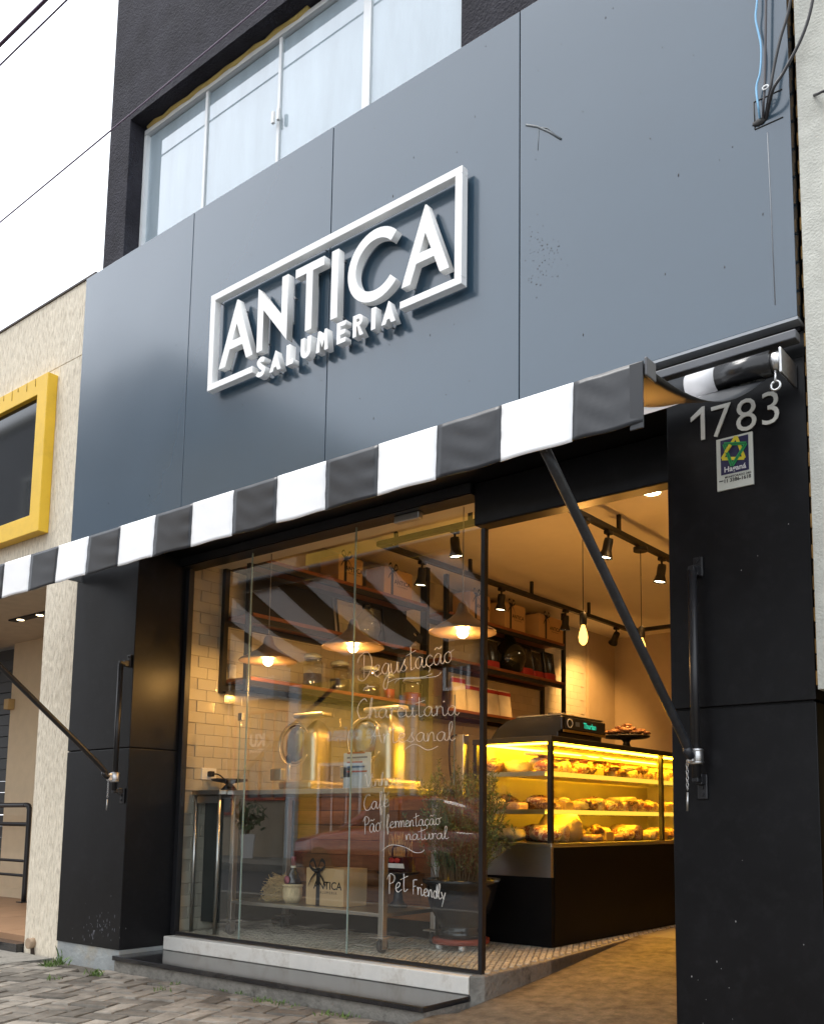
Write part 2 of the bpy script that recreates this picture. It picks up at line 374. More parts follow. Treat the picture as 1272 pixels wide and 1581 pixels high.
# grey fascia panels
for i in range(4):
    x0 = i*1.25; MB().box(x0+.003, x0+1.247, 0, .05, 2.80, 4.75).build('fascia_panel', M_ACM, bl, bev=.002)
MB().box(.01, 4.99, .052, .118, 2.77, 4.735).build('fascia_backing', M_BLKM, bl)
MB().box(-.002, 5.0, -.003, .2, 2.787, 2.7985).build('fascia_edge_trim', mat('dull_trim', (.30, .32, .34), .4), bl)
MB().box(0, 5.0, .06, .50, 2.67, 2.768).build('fascia_soffit', M_BLK, bl)
MB().box(3.2, 5.0, -.035, .02, 2.70, 2.735, .004).build('gutter_profile', mat('dull_aluminium', (.10, .105, .115), .5), bl)
# cut-out hatch and scratches on the right panel
hat = MB()
P0, P1, P2 = aY(-.001, 1163, 158), aY(-.001, 1165, 200), aY(-.001, 1216, 178)
z0, z1, x0h, x1h = 3.39, 3.52, 4.66, 4.985
for a_, b_ in (((P0.x, P0.z), (P1.x, P1.z)), ((P1.x, P1.z), (4.97, P1.z)), ((P0.x, P0.z), (4.97, P0.z))):
    hat.tube([(a_[0], -.001, a_[1]), (b_[0], -.001, b_[1])], .0025, 5)
hat.build('hatch_cut', M_INK, bl)
cp = aY(-.002, 1172, 188); MB().blob(cp, (.028, .006, .014), jit=.15).build('cable_hole', M_INK, bl)
M_SCR = mat('scuff', (.10, .115, .125), .6, var=.4, vscale=60)
sc = MB()
for (pts, r) in (([(812, 193), (830, 196), (848, 204), (866, 215)], .0055), ([(818, 195), (845, 198), (862, 213)], .003), ([(832, 200), (830, 232)], .0015)):
    sc.tube([aY(-.0005, *q) for q in pts], r, 5)
sc.build('scuff_mark', M_SCR, bl)['kind'] = 'stuff'
sp = MB(); rr = random.Random(5)
for i in range(70):
    u, v = rr.gauss(838, 16), rr.gauss(395, 26); p = aY(-.0005, u, v); r = rr.choice([.0014, .002, .003]); sp.blob(p, (r, .001, r), 6, 4)
for i in range(90):
    p = Vector((rr.uniform(.1, 4.9), -.0005, rr.uniform(2.9, 4.7))); r = rr.uniform(.001, .0028); sp.blob(p, (r, .001, r*rr.choice([1, 1, 3])), 6, 4)
sp.build('dirt_specks', M_INK, bl)['kind'] = 'stuff'
st_ = MB().tube([aY(-.0005, 1184, 205), aY(-.0005, 1190, 330), aY(-.0005, 1196, 470)], .0022, 5); st_.build('pale_streak', mat('pale_streak', (.20, .22, .24), .6), bl)
sk_ = MB()
for i in range(16):
    p = Vector((rr.uniform(4.46, 4.98), .0595, rr.choice([rr.uniform(.15, .7), rr.uniform(.15, 2.6)]))); r = rr.uniform(.0008, .002); sk_.blob(p, (r, .0005, r*rr.uniform(.8, 2.5)), 6, 4)
sk_.build('paint_chips', mat('chip_white', (.35, .35, .34), .8), bl)['kind'] = 'stuff'
# pillars
def pillar(x0, x1, y1):
    MB().box(x0, x1, .06, y1, .12, 1.366).build('pillar_panel', M_BLK, bl, bev=.003)
    MB().box(x0, x1, .06, y1, 1.374, 2.669).build('pillar_panel', M_BLK, bl, bev=.003)
    MB().box(x0+.012, x1-.012, .075, y1-.005, .12, 2.66).build('pillar_core', mat('joint_black', (.003, .003, .003), .8, var=0), bl)
pillar(.012, .739, .47); pillar(4.438, 4.998, .5)
MB().box(.016, .735, .066, .46, -.05, .1195).build('plinth', M_CONCB, bl, bev=.004)
MB().box(4.445, 4.99, .066, .49, -.05, .1195).build('plinth', M_CONCB, bl, bev=.004)
# scuffs low on the left pillar
sp = MB()
for i in range(60):
    u, v = rr.gauss(150, 16), rr.gauss(1432, 14)
    p = aY(.0595, u, min(v, 1458))
    if p.z > .135: r = rr.uniform(.0012, .0025); sp.blob(p, (r, .0006, r*rr.uniform(1, 7)), 6, 4)
sp.build('scuff_mark', mat('pale_scuff', (.16, .16, .18), .8), bl)['kind'] = 'stuff'
# header over glass and roller-door box over the doorway
MB().box(.70, 3.19, .38, .50, 2.605, 2.668).build('window_header', M_BLK, bl)
MB().box(3.19, 4.437, .405, .505, 2.44, 2.668).build('door_header', M_BLK, bl, bev=.008)
MB().box(.7395, 3.189, .372, .3795, 2.612, 2.665).build('header_rail', M_BLKM, bl)
# upper storey
UY = .12
uw = MB(); uw.box(0, 8.0, UY, .40, 5.945, 9.0); uw.box(0, .258, UY, .40, 4.70, 5.945); uw.box(3.30, 8.0, UY, .40, 4.70, 5.945)
uw.box(0, .2, .40, 8, 4.70, 9.0); uw.box(-.0, 5.0, .40, .6, 2.77, 4.699)
uw.build('upper_wall', M_DSTUC, bl)
MB().box(.258, 3.30, UY+.01, .40, 4.60, 4.75).build('window_ledge', M_DSTUC, bl)
foam = MB(); pts = [(.3+.1*i, .235, 5.935+.008*math.sin(i*2.3)) for i in range(18)]
foam.tube(pts, [.012+.006*abs(math.sin(i*1.7)) for i in range(18)], 6).build('foam_sealant', mat('yellow_foam', (.62, .48, .16), .9, bump=.004, bscale=120), bl)
wn = MB().box(.262, 3.296, .235, .275, 5.89, 5.925).build('window', M_ALU, bl)
MB().box(.262, .292, .235, .275, 4.752, 5.884).build('frame_post', M_ALU, wn)
for x, wd in ((.985, .024), (1.735, .024), (2.50, .06)):
    MB().box(x-wd/2, x+wd/2, .242, .27, 4.752, 5.884).build('frame_post', M_ALU, wn)
M_WG = glass('upper_window_glass', (.9, .93, .94), 2.4)
xs = [.30, .985, 1.735, 2.50, 3.296]
for a_, b_ in zip(xs[:-1], xs[1:]): MB().box(a_+.012, b_-.012, .252, .258, 4.76, 5.885).build('pane', M_WG, wn)
for dx in (-.03, .02): MB().box(1.735+dx, 1.735+dx+.022, .21, .229, 5.28, 5.36, .004).build('handle', M_WHITE, wn)
M_CUR = mat('white_blind', (.72, .77, .82), .9, var=.16, vscale=1.6, stretch=(3, 1, .5))
MB().box(.27, 3.29, .268, .2755, 4.755, 5.884).build('blind', M_CUR, wn)

# ================================================================== sign
sg = thing('shop_sign', 'white raised ANTICA SALUMERIA lettering in an open rectangular frame on grey fascia', 'sign', (2.52, -.05, 3.4))
SY, SD = -.068, .043
def sframe(*a): MB().box(a[0], a[1], SY, SY+SD, a[2], a[3]).build('frame_bar', M_WHITE, sg, bev=.002)
sframe(1.575, 3.487, 3.99, 4.030); sframe(1.575, 1.618, 3.467, 3.9895); sframe(3.444, 3.487, 3.467, 3.9895); sframe(1.575, 1.985, 3.428, 3.4665); sframe(3.10, 3.487, 3.428, 3.4665)
def L_A(W, h, s, z1, z2):
    k = W/h
    return [[(0, 0), (s, 0), (s+z1*k, z1), (2*W-s-z1*k, z1), (2*W-s, 0), (2*W, 0), (W+.012*h, h), (W-.012*h, h)], [(s+z2*k, z2), (W, h*(W-s)/W), (2*W-s-z2*k, z2)]]
def L_N(w, h, st, t):
    m = (h-t)/w; return [[(0, 0), (st, 0), (st, m*(w-st)), (w, 0), (w, h), (w-st, h), (w-st, h-m*(w-st)), (0, h)]]
def L_T(w, h, b, s): return [[(w/2-s/2, 0), (w/2+s/2, 0), (w/2+s/2, h-b), (w, h-b), (w, h), (0, h), (0, h-b), (w/2-s/2, h-b)]]
def L_I(w, h): return [[(0, 0), (w, 0), (w, h), (0, h)]]
def L_C(h, wd, a0=48):
    r = h/2-wd/2; return [ribbon([(r+wd/2+r*math.cos(math.radians(t)), h/2+r*math.sin(math.radians(t))) for t in [a0+(360-2*a0)*i/36 for i in range(37)]], wd)]
def L_L(w, h, s): return [[(0, 0), (w, 0), (w, s), (s, s), (s, h), (0, h)]]
def L_E(w, h, s): m = h/2; return [[(0, 0), (w, 0), (w, s), (s, s), (s, m-s/2), (w*.9, m-s/2), (w*.9, m+s/2), (s, m+s/2), (s, h-s), (w, h-s), (w, h), (0, h)]]
def L_U(w, h, s):
    r = w/2-s/2; return [ribbon([(s/2, h), (s/2, h*.7)]+[(w/2+r*math.cos(t), w/2+r*math.sin(t)) for t in [math.pi+math.pi*i/12 for i in range(13)]]+[(w-s/2, h*.7), (w-s/2, h)], s)]
def L_M(w, h, s): return [[(0, 0), (s, 0), (s*1.05, h*.55), (w/2, h*.16), (w-s*1.05, h*.55), (w-s, 0), (w, 0), (w-s*.5, h), (w-s*1.0, h), (w/2, h*.5), (s*1.0, h), (s*.5, h)]]
def L_S(w, h, s):
    pts = catmull([(w*.86, h*.80, 0), (w*.52, h-s/2, 0), (w*.2, h*.76, 0), (w*.45, h*.53, 0), (w*.8, h*.33, 0), (w*.6, s*.55, 0), (w*.25, s*.6, 0), (w*.06, h*.24, 0)], 5); return [ribbon(pts, s)]
def L_R(w, h, s):
    r = h*.27; c = (w*.5, h-r); arc = [(c[0]+r*math.cos(t), c[1]+r*math.sin(t)) for t in [-math.pi/2+math.pi*i/10 for i in range(11)]]; ri = r-s*.9
    arci = [(c[0]+ri*math.cos(t), c[1]+ri*math.sin(t)) for t in [-math.pi/2+math.pi*i/10 for i in range(11)]]
    return [[(0, 0), (s, 0), (s, h-2*r), (w*.42, h-2*r), (w-s*1.1, 0), (w, 0), (w*.62, h-2*r+.0015)]+arc[1:]+[(0, h)], [(s, c[1]-ri)]+arci+[(s, c[1]+ri)]]
def letter(sp, x, z):
    o = put('letter', outline(sp, SD, .0), M_WHITE, sg, FACE((x, SY+SD/2, z)))
    for dx, dz in ((.25, .1), (.7, .9)): pass
    return o
for sp, x in ((L_A(.152, .385, .058, .095, .143), 1.678), (L_N(.252, .385, .050, .085), 2.014), (L_T(.225, .385, .05, .05), 2.326), (L_I(.049, .385), 2.609), (L_C(.39, .056, 42), 2.732), (L_A(.152, .385, .058, .095, .143), 3.108)):
    letter(sp, x, 3.535)
hh, ss = .118, .028
for sp, x in ((L_S(.074, hh, .028), 2.022), (L_A(.048, hh, .030, .022, .042), 2.132), (L_L(.056, hh, ss), 2.27), (L_U(.078, hh, ss), 2.385), (L_M(.092, hh, ss), 2.505), (L_E(.066, hh, .025), 2.66), (L_R(.076, hh, .025), 2.777), (L_I(.030, hh), 2.907), (L_A(.048, hh, .030, .022, .042), 2.977)):
    letter(sp, x, 3.38)
for x, z in ((1.7, 3.55), (1.98, 3.55), (1.84, 3.87), (2.05, 3.6), (2.27, 3.8), (2.45, 3.56), (2.45, 3.88), (2.65, 3.56), (2.65, 3.88), (2.8, 3.6), (2.95, 3.9), (3.14, 3.55), (3.4, 3.55), (3.27, 3.87), (1.6, 3.45), (1.6, 4.0), (2.5, 4.0), (3.46, 4.0), (3.46, 3.45), (2.05, 3.4), (2.15, 3.4), (2.29, 3.4), (2.43, 3.4), (2.55, 3.42), (2.7, 3.39), (2.79, 3.42), (2.92, 3.4), (3.0, 3.39)):
    MB().tube([(x, SY+SD-.002, z), (x, .002, z)], .004, 6).build('standoff_pin', M_ZINC, sg)
sg.location = (2.52-.022, -.05, 3.4+.018)

# ================================================================== awning
M_FW = mat('white_awning_vinyl', (.88, .88, .89), .55, var=.03, trans=.42, bump=.0010, bscale=9)
M_FD = mat('dark_awning_vinyl', (.020, .022, .026), .40, var=.12, trans=.0, bump=.0012, bscale=10)
M_VW = mat('white_valance_vinyl', (.90, .90, .90), .5, var=.03, trans=.06, bump=.0008, bscale=10)
aw = thing('awning', 'black and white striped retractable awning with hanging valance across the shop front', 'awning', (2.5, -.1, 2.1))
FY, FZ, RY, RZ = -1.04, 2.212, -.085, 2.60
bounds = [4.903, 4.675]+[4.675-.2595*k for k in range(1, 18)]+[.10]
def valance(x0, x1, k):
    rr = random.Random(k); ph = rr.uniform(0, 6)
    def fn(s, t):
        x = x0+s*(x1-x0); wv = .0015*math.sin(9*x)
        y = FY-.022+t*(-.004+.004*math.sin(2.3*x)+wv)-.002*math.sin(math.pi*s)*t
        z = FZ+.008-t*(.184+.002*math.sin(2*math.pi*s+ph))-.002*math.sin(math.pi*s)*t
        y += .0014*math.sin(15*t+9*s*s+ph)*math.sin(4*s+ph)*(1 if k % 2 == 0 else .3)
        return (x, y, z)
    return MB().grid(fn, 10, 14)
def topf(x0, x1, k):
    def fn(s, t):
        x = x0+s*(x1-x0); y = FY+t*(RY-FY); z = FZ+t*(RZ-.050-FZ)-.05*math.sin(math.pi*t)-.004*math.sin(12*x+5*t)
        edge = max(0, (x-4.70)/.2); z -= .05*edge*math.sin(math.pi*t)
        return (x, y, z)
    return MB().grid(fn, 6, 16)
for k in range(len(bounds)-1):
    m = M_FD if k % 2 == 0 else M_FW
    o = valance(bounds[k], bounds[k+1], k).build('valance_stripe', m if m is M_FD else M_VW, aw); so_ = o.modifiers.new('thickness', 'SOLIDIFY'); so_.thickness = .0015
    o = topf(bounds[k], bounds[k+1], k).build('canopy_stripe', m, aw); so_ = o.modifiers.new('thickness', 'SOLIDIFY'); so_.thickness = .0015
M_HEM = mat('hem_vinyl', (.02, .022, .026), .5)
MB().box(4.862, 4.904, FY-.030, FY-.024, 2.02, 2.215).build('valance_hem', M_HEM, aw, bev=.002)
MB().box(.10, 4.90, FY-.016, FY+.022, FZ-.028, FZ+.006, .005).build('front_bar', M_BLKM, aw)
MB().box(4.9055, 4.915, FY-.025, FY+.035, FZ-.04, FZ+.016, .008).build('bar_end_cap', mat('grey_plastic', (.08, .08, .085), .4), aw)
MB().tube([(.10, RY, RZ), (4.60, RY, RZ)], .046, 18).build('roller_tube', M_FD, aw); MB().tube([(4.601, RY, RZ), (4.72, RY, RZ)], .0465, 18).build('rolled_fabric', M_FW, aw)
MB().tube([(4.721, RY, RZ), (4.93, RY, RZ)], .048, 18).build('roller_wrap', mat('black_vinyl_wrap', (.01, .01, .011), .25, bump=.002, bscale=25), aw)
br = MB().box(4.962, 4.972, RY-.03, .055, RZ-.055, RZ+.04, .003); br.lathe([(.03, 0), (.036, .008), (.036, .03), (.026, .04)], (4.925, RY, RZ), 16, 'x'); br.build('end_bracket', M_ZINC, aw)
MB().box(.06, .08, RY-.06, .055, RZ-.07, RZ+.05, .004).build('end_bracket', M_ZINC, aw)
hk = [Vector((4.945, RY-.01, RZ-.045+.0))]; hk = [(4.945, RY-.02, RZ-.04), (4.945, RY-.02, RZ-.08)]+[(4.945+.017*math.sin(t), RY-.02, RZ-.097+.017*math.cos(t)) for t in [i*.5 for i in range(13)]]
MB().tube(hk, .0045, 8).build('crank_eye', M_ZINC, aw)
def arm(xa, tipx, mirror):
    yb, zb = -.005, 1.18
    bar = MB().tube([(xa, yb, 1.10), (xa, yb, 1.90)], .017, 14)
    bar.build('slide_rail', M_BLKM, aw)
    for z, d_ in ((1.905, 1), (1.095, -1)):
        q = MB().box(xa-.014, xa+.014, .015, .0585, z-.02, z+.02, .004); q.box(xa-.02, xa+.02, .048, .0585, z-.02 if d_ > 0 else z-.075, z+.06 if d_ > 0 else z+.02, .004); q.box(xa-.013, xa+.013, yb-.012, .02, z-.012, z+.012, .003)
        for zz in ((z+.02, z+.045) if d_ > 0 else (z-.03, z-.055)): q.lathe([(.007, 0), (.007, .006)], (xa, .041, zz), 8, 'y')
        q.build('rail_bracket', M_BLKM, aw)
    cl = MB().lathe([(.026, -.03), (.028, -.027), (.028, .027), (.026, .03)], (xa, yb, zb), 16); cl.lathe([(.03, .02), (.03, .026)], (xa, yb, zb), 16); cl.lathe([(.03, -.026), (.03, -.02)], (xa, yb, zb), 16)
    cl.box(xa-.012, xa+.012, yb-.05, yb-.02, zb-.022, zb+.022, .003)
    cl.build('clamp', M_ZINC, aw)
    pts = catmull([(xa, yb-.045, zb), (xa, yb-.075, zb+.018), (xa+(tipx-xa)*.15, -.16, zb+.11), (tipx, FY+.008, 2.055 if not mirror else 2.0)], 8)
    MB().tube(pts, [.017]*len(pts), 14).build('support_arm', mat('dark_blue_grey_paint', (.016, .018, .023), .38, bump=.0006, bscale=200, dirt=(.09, .10, .12), dscale=22, damt=.25) if not mirror else M_BLKM, aw)
    MB().box(tipx-.012, tipx+.012, FY-.004, FY+.02, (2.04 if not mirror else 1.985), FZ-.029, .003).build('arm_joint', M_BLKM, aw)
    ch = MB()
    for i in range(9):
        c = Vector((xa-.022, yb-.03, zb-.02-i*.0125)); r = .0045
        ch.tube([c+Vector((math.cos(t)*r if i % 2 else 0, 0 if i % 2 else math.cos(t)*r, math.sin(t)*.0085)) for t in [j*math.pi/4 for j in range(8)]], .0014, 5, closed=True)
    ch.tube([(xa-.022, yb-.03, zb-.135), (xa-.024, yb-.03, zb-.205)], .004, 6); ch.build('locking_chain', M_ZINC, aw)
arm(4.565, 4.555, False); arm(.70, .70, True)

# ================================================================== number, plate
hn = thing('house_number', 'brushed metal house number 1783 high on the right black pillar', 'house number', (4.7, .05, 2.44))
M_NUM = mat('brushed_nickel_number', (.62, .62, .57), .5, metal=.0, var=.08, vscale=50)
for ch_, u, v in (('1', 1076.5, 680), ('7', 1111, 672.5), ('8', 1151, 664), ('3', 1189, 653.5)):
    p = aY(.05, u, v); put('digit', textmesh(ch_, .188, .005, -.0012) if ch_ != '1' else outline([[(.012, 0), (.029, 0), (.029, .137), (.018, .137), (-.03, .103), (-.03, .085), (.012, .108)]], .005), M_NUM, hn, FACE((p.x, .0565, p.z)))
pl = thing('security_plate', 'small white and navy alarm company plate with star emblem below the house number', 'plate', (4.75, .05, 2.2))
A_, B_, C2, = aY(.055, 1105.5, 680), aY(.055, 1161, 667), aY(.055, 1109, 759)
pw, phh = B_.x-A_.x, A_.z-C2.z; px0, pz0 = A_.x, C2.z
MB().box(px0, px0+pw, .052, .0595, pz0, pz0+phh).build('plate_body', mat('plate_white', (.62, .64, .58), .4, var=.05), pl)
def PX(a, b): return (px0+a*pw, pz0+b*phh)
a_, b_ = PX(.12, .29), PX(.89, .96)
MB().box(a_[0], b_[0], .0505, .0515, a_[1], b_[1]).build('navy_field', mat('plate_navy', (.018, .016, .075), .35, var=.05), pl)
cxs, czs = PX(.5, .70); rs = .052
M_SY, M_SG, M_SGD = mat('emblem_yellow', (.75, .62, .03), .5), mat('emblem_green', (.02, .36, .10), .5), mat('emblem_dark_green', (.01, .16, .05), .5)
def tri(rot): return [(cxs+rs*math.cos(math.radians(rot+120*k)), czs+rs*1.12*math.sin(math.radians(rot+120*k))) for k in range(3)]
ta, tb = tri(80), tri(-100)
def bar2(p, q, w_, y, m, nm, t0=0., t1=1.):
    p, q = Vector((p[0], 0, p[1])), Vector((q[0], 0, q[1])); p, q = p+(q-p)*t0, p+(q-p)*t1; t = (q-p).normalized(); n = Vector((-t.z, 0, t.x))*w_/2
    vs = [p+n, q+n, q-n, p-n]; vs = [Vector((k.x, y, k.z)) for k in vs]
    MB().add([k for k in vs]+[k+Vector((0, .0009, 0)) for k in vs], [(0, 1, 2, 3), (7, 6, 5, 4), (0, 4, 5, 1), (1, 5, 6, 2), (2, 6, 7, 3), (3, 7, 4, 0)]).build(nm, m, pl)
for k in range(3):
    bar2(ta[k], ta[(k+1) % 3], .0125, .0486+.0002*k, M_SY, 'emblem_bar'); bar2(tb[k], tb[(k+1) % 3], .0125, .0474+.0002*k, M_SG, 'emblem_bar')
    bar2(tb[k], tb[(k+1) % 3], .003, .0462+.0002*k, M_SGD, 'emblem_bar')
bar2(ta[0], ta[1], .0125, .0448, M_SY, 'emblem_bar', .38, .72)
def ptxt(s, a, b, sz, m, bold=0): p = PX(a, b); put('lettering', textmesh(s, sz, .0006, bold), m, pl, FACE((p[0], .0500 if m is not M_INK else .0515, p[1])))
ptxt('Haganá', .51, .335, .030, mat('print_white', (.75, .75, .75), .6, var=0), .0006)
ptxt('MONITORADO 24H', .58, .215, .0118, M_INK, .0002); ptxt('11 3386-1618', .56, .135, .0195, M_INK, .0004)
a_ = PX(.06, .17); MB().box(a_[0], a_[0]+.017, .0512, .0518, a_[1], a_[1]+.004).build('print_mark', M_INK, pl)
# ================================================================== left neighbour
nb = thing('beige_building', 'scratched beige stucco building with yellow framed window left of the shop', 'building', (-2, .3, 0))
q = MB(); q.box(-9, -.435, .08, .5, 4.262, 4.83); q.box(-9, -.435, .08, .5, 2.84, 4.255); q.box(-.434, -.006, .08, .5, 4.262, 4.83); q.box(-.434, -.006, .08, .5, -.05, 4.255)
q.box(-9, -.01, .085, .49, 4.2551, 4.2619); q.build('wall', M_BEIGE, nb, fixn=False)
MB().box(-9, -.004, .07, .55, 4.831, 4.847).build('parapet_cap', mat('dark_flashing', (.06, .05, .045), .7), nb)
MB().box(-9, -.2, .5, 2.2, 2.78, 2.839).build('soffit', mat('grey_beige_soffit', (.46, .40, .32), .8), nb)
MB().box(-3.95, -.44, 1.62, 1.75, .08, 2.78).build('back_wall', M_BEIGEP, nb)
MB().box(-3.95, -.44, 1.60, 1.619, .105, .2).build('skirting', M_BEIGEP, nb)
for i in range(22): MB().box(-7, -3.96, 1.66+.008*(i % 2), 1.75, .11+i*.12, .11+i*.12+.112).build('door_slat', mat('dark_slats', (.012, .011, .011), .5), nb)
MB().box(-3.96, -3.86, 1.55, 1.619, 2.06, 2.17, .004).build('switch_box', mat('ochre_box', (.45, .30, .12), .6), nb)
MB().box(-9, -.445, .03, 1.9, -.05, .06).build('threshold', M_GRAN, nb)
M_DECK = mat('brown_deck_tile', (.30, .17, .09), .5, var=.2, vscale=4)
for i in range(10): MB().box(-9+i*.9, -9+i*.9+.895, .12, 1.61, .0605, .103).build('deck_tile', M_DECK, nb)
dl = MB().box(-2.75, -2.1, .95, 1.03, 2.765, 2.778); dl.build('light_trough', M_INK, nb)
for x in (-2.6, -2.25): MB().lathe([(.0, 0), (.03, 0), (.034, .006)], (x, .99, 2.762), 12).build('downlight', emis('neighbour_downlight', (1, .78, .45), 6), nb)
# yellow window
yw = MB(); yx0, yx1, yz0, yz1, t = -2.6, -.455, 2.985, 4.19, .14
def mitre(x0, x1, z0, z1, tk, ya, yb_):
    m = MB(); O = [(x0, z0), (x1, z0), (x1, z1), (x0, z1)]; I = [(x0+tk, z0+tk), (x1-tk, z0+tk), (x1-tk, z1-tk), (x0+tk, z1-tk)]
    vs = [(x, ya, z) for x, z in O]+[(x, ya+.0, z) for x, z in I]+[(x, yb_, z) for x, z in O]+[(x, yb_, z) for x, z in I]; fs = []
    for k in range(4):
        n = (k+1) % 4; fs += [(k, n, 4+n, 4+k), (8+k, 12+k, 12+n, 8+n), (k, 8+k, 8+n, n), (4+k, 4+n, 12+n, 12+k)]
    return m.add(vs, fs)
wy = mitre(yx0, yx1, yz0, yz1, t, .0, .079).build('window', M_YEL, nb, bev=.004)
MB().box(yx0+t, yx1-t, .035, .045, yz0+t, yz1-t).build('pane', mat('dark_window_glass', (.012, .014, .014), .05, spec=.6, var=.1), wy)
ds = MB(); rr = random.Random(3)
for i in range(5):
    x = -.62-.12*i-rr.uniform(0, .05); ds.tube([(x, -.001, 4.186), (x+.004, -.001, 4.186-rr.uniform(.03, .09))], .0022, 5)
ds.build('drip_stain', mat('rust_drip', (.22, .12, .02), .8), wy)
# weep pipe
dp = MB().lathe([(.036, -.02), (.036, .03), (.028, .03), (.028, -.015)], (-.315, .06, .075), 18, 'y'); dp.build('drain_pipe', mat('terracotta_pipe', (.33, .24, .16), .8), nb)
MB().lathe([(.0, 0), (.027, 0)], (-.315, .066, .075), 14, 'y').build('pipe_bore', M_INK, nb)
MB().prism([(-.345, .04), (-.30, .055), (-.285, -.0), (-.30, -.045), (-.355, -.045), (-.34, -.0)], .0775, .0795, 'y').build('damp_stain', mat('damp_brown', (.07, .05, .035), .9, var=.4), nb)
# railing
hr = thing('handrail', 'black tubular steel handrail at the neighbouring entrance', 'handrail', (-2.9, 1.1, .1))
M_RAIL = mat('black_rail_paint', (.014, .014, .016), .4)
rp = [aZ(.105, 37, 1393)]; rx, ry = rp[0].x, rp[0].y; zt = aY(ry, 46, 1243).z
MB().tube(catmull([(rx, ry, .105), (rx, ry, zt-.12), (rx-.01, ry, zt-.03), (rx-.05, ry, zt), (rx-.3, ry, zt), (rx-2.2, ry, zt)], 6), .024, 10).build('top_rail', M_RAIL, hr)
for k, r in ((.80, .02), (.42, .014), (.27, .014)): MB().tube([(rx, ry, .105+k*(zt-.105)), (rx-2.2, ry, .105+k*(zt-.105))], r, 8).build('cross_rail', M_RAIL, hr)
MB().tube([(rx-2.2, ry, .105), (rx-2.2, ry, zt)], .024, 10).build('post', M_RAIL, hr)
MB().box(rx-.05, rx+.05, ry-.05, ry+.05, .1035, .112).build('foot_plate', M_RAIL, hr)
MB().box(-.9, -.02, -.55, .06, -.011, .004).build('concrete_patch', M_CONC, walk)
# ================================================================== right neighbour
rn = thing('pale_stucco_wall', 'rough pale grey stucco wall with an exposed brick edge right of the shop', 'wall', (6, .2, 0))
M_PALE = mat('rough_pale_stucco', (.50, .50, .45), .95, spec=.2, var=.14, vscale=12, bump=.004, bscale=110, dirt=(.24, .23, .2), dscale=2, damt=.6)
MB().box(5.028, 12, -.01, 3, 1.40, 9).build('wall', M_PALE, rn)
MB().box(5.06, 12, .03, 3, -.05, 1.399).build('lower_wall', mat('peeled_ochre_render', (.42, .30, .12), .95, var=.3, vscale=8, bump=.012, bscale=40, dirt=(.2, .19, .17), dscale=4, damt=.9), rn)
M_BRK = mat('ochre_brick', (.33, .19, .06), .9, var=.3, vscale=12, bump=.004, bscale=60, perobj=.3)
bme = MB().box(-.011, .011, -.05, .05, -.026, .026).mesh('brick', M_BRK)
for i in range(78):
    o = link('brick', bme, rn, (5.0145, .10+.012*(i % 2), 1.45+i*.058))
MB().box(5.003, 5.026, .155, .4, 0, 9).build('mortar_strip', mat('ochre_mortar', (.36, .24, .07), .95, bump=.004), rn)
# ================================================================== cables
def cable(label, pts, r, m, name='cable', group=None):
    o = MB().tube(catmull(pts, 8), r, 8).build(name, m); tag(o, label, 'cable', group); return o
M_CBK = mat('black_cable', (.012, .011, .013), .5, var=0); M_CBL = mat('blue_cable', (.22, .48, .72), .5, var=0); M_CGR = mat('grey_cable', (.06, .055, .06), .6, var=0); M_CPU = mat('violet_black_cable', (.05, .022, .06), .55, var=0)
def ext(L, k):
    a, b = Vector(L[0]), Vector(L[-1]); return [a+(a-b)*k]+list(L)+[b+(b-a)*k]
def yp(Y, L): return [aY(Y+(q[2] if len(q) > 2 else 0), q[0], q[1]) for q in L]
cable('light blue cable dropping into the fascia hatch', yp(-.03, [(1168, -60), (1168, 0), (1166, 30), (1174, 70), (1173, 110), (1167, 135), (1170, 165), (1173, 186, .035)]), .0042, M_CBL)
cable('thin dark grey cable beside the blue cable above the fascia hatch', yp(-.035, [(1183, -60), (1182, 0), (1181, 70), (1180, 130), (1178, 160), (1177, 187, .04)]), .005, M_CGR)
cable('black cable swinging in from the top right to the fascia hatch', yp(-.04, [(1225, -60), (1218, 10), (1204, 60), (1195, 100), (1188, 140), (1180, 186, .045)]), .006, M_CBK)
cable('rightmost black cable bowing in front of the pale stucco wall', yp(-.06, [(1262, -60), (1252, 10), (1236, 60), (1210, 110), (1192, 140), (1182, 187, .065)]), .0062, M_CBK)
tie = MB().tube([aY(-.045, 1181, 135)+Vector((.012*math.cos(t), 0, .008*math.sin(t))) for t in [i*.7 for i in range(9)]], .003, 6, closed=True).build('cable_tie', M_ALU); tag(tie, 'white plastic tie round the cables above the hatch', 'cable tie')
cable('short black cable end poking from the right stucco wall', [aY(-.012, 1256, 147), aY(-.04, 1262, 145), aY(-.06, 1272, 141), aY(-.02, 1282, 150)], .005, M_CBK)
cable('thin grey drop cable running diagonally across the upper wall and window', ext([aY(-.35, -150, 468), aY(-.35, 620, -170)], 3), .0048, mat('pale_violet_cable', (.16, .12, .17), .6, var=0))
cable('thick black power line in the top left sky', ext([aY(-.4, -140, 208), aY(-.4, 130, -58)], 6), .013, M_CPU)
cable('thin violet power line below the thick one in the sky', ext([aY(-.4, -140, 238), aY(-.4, 160, -55)], 6), .006, M_CPU)
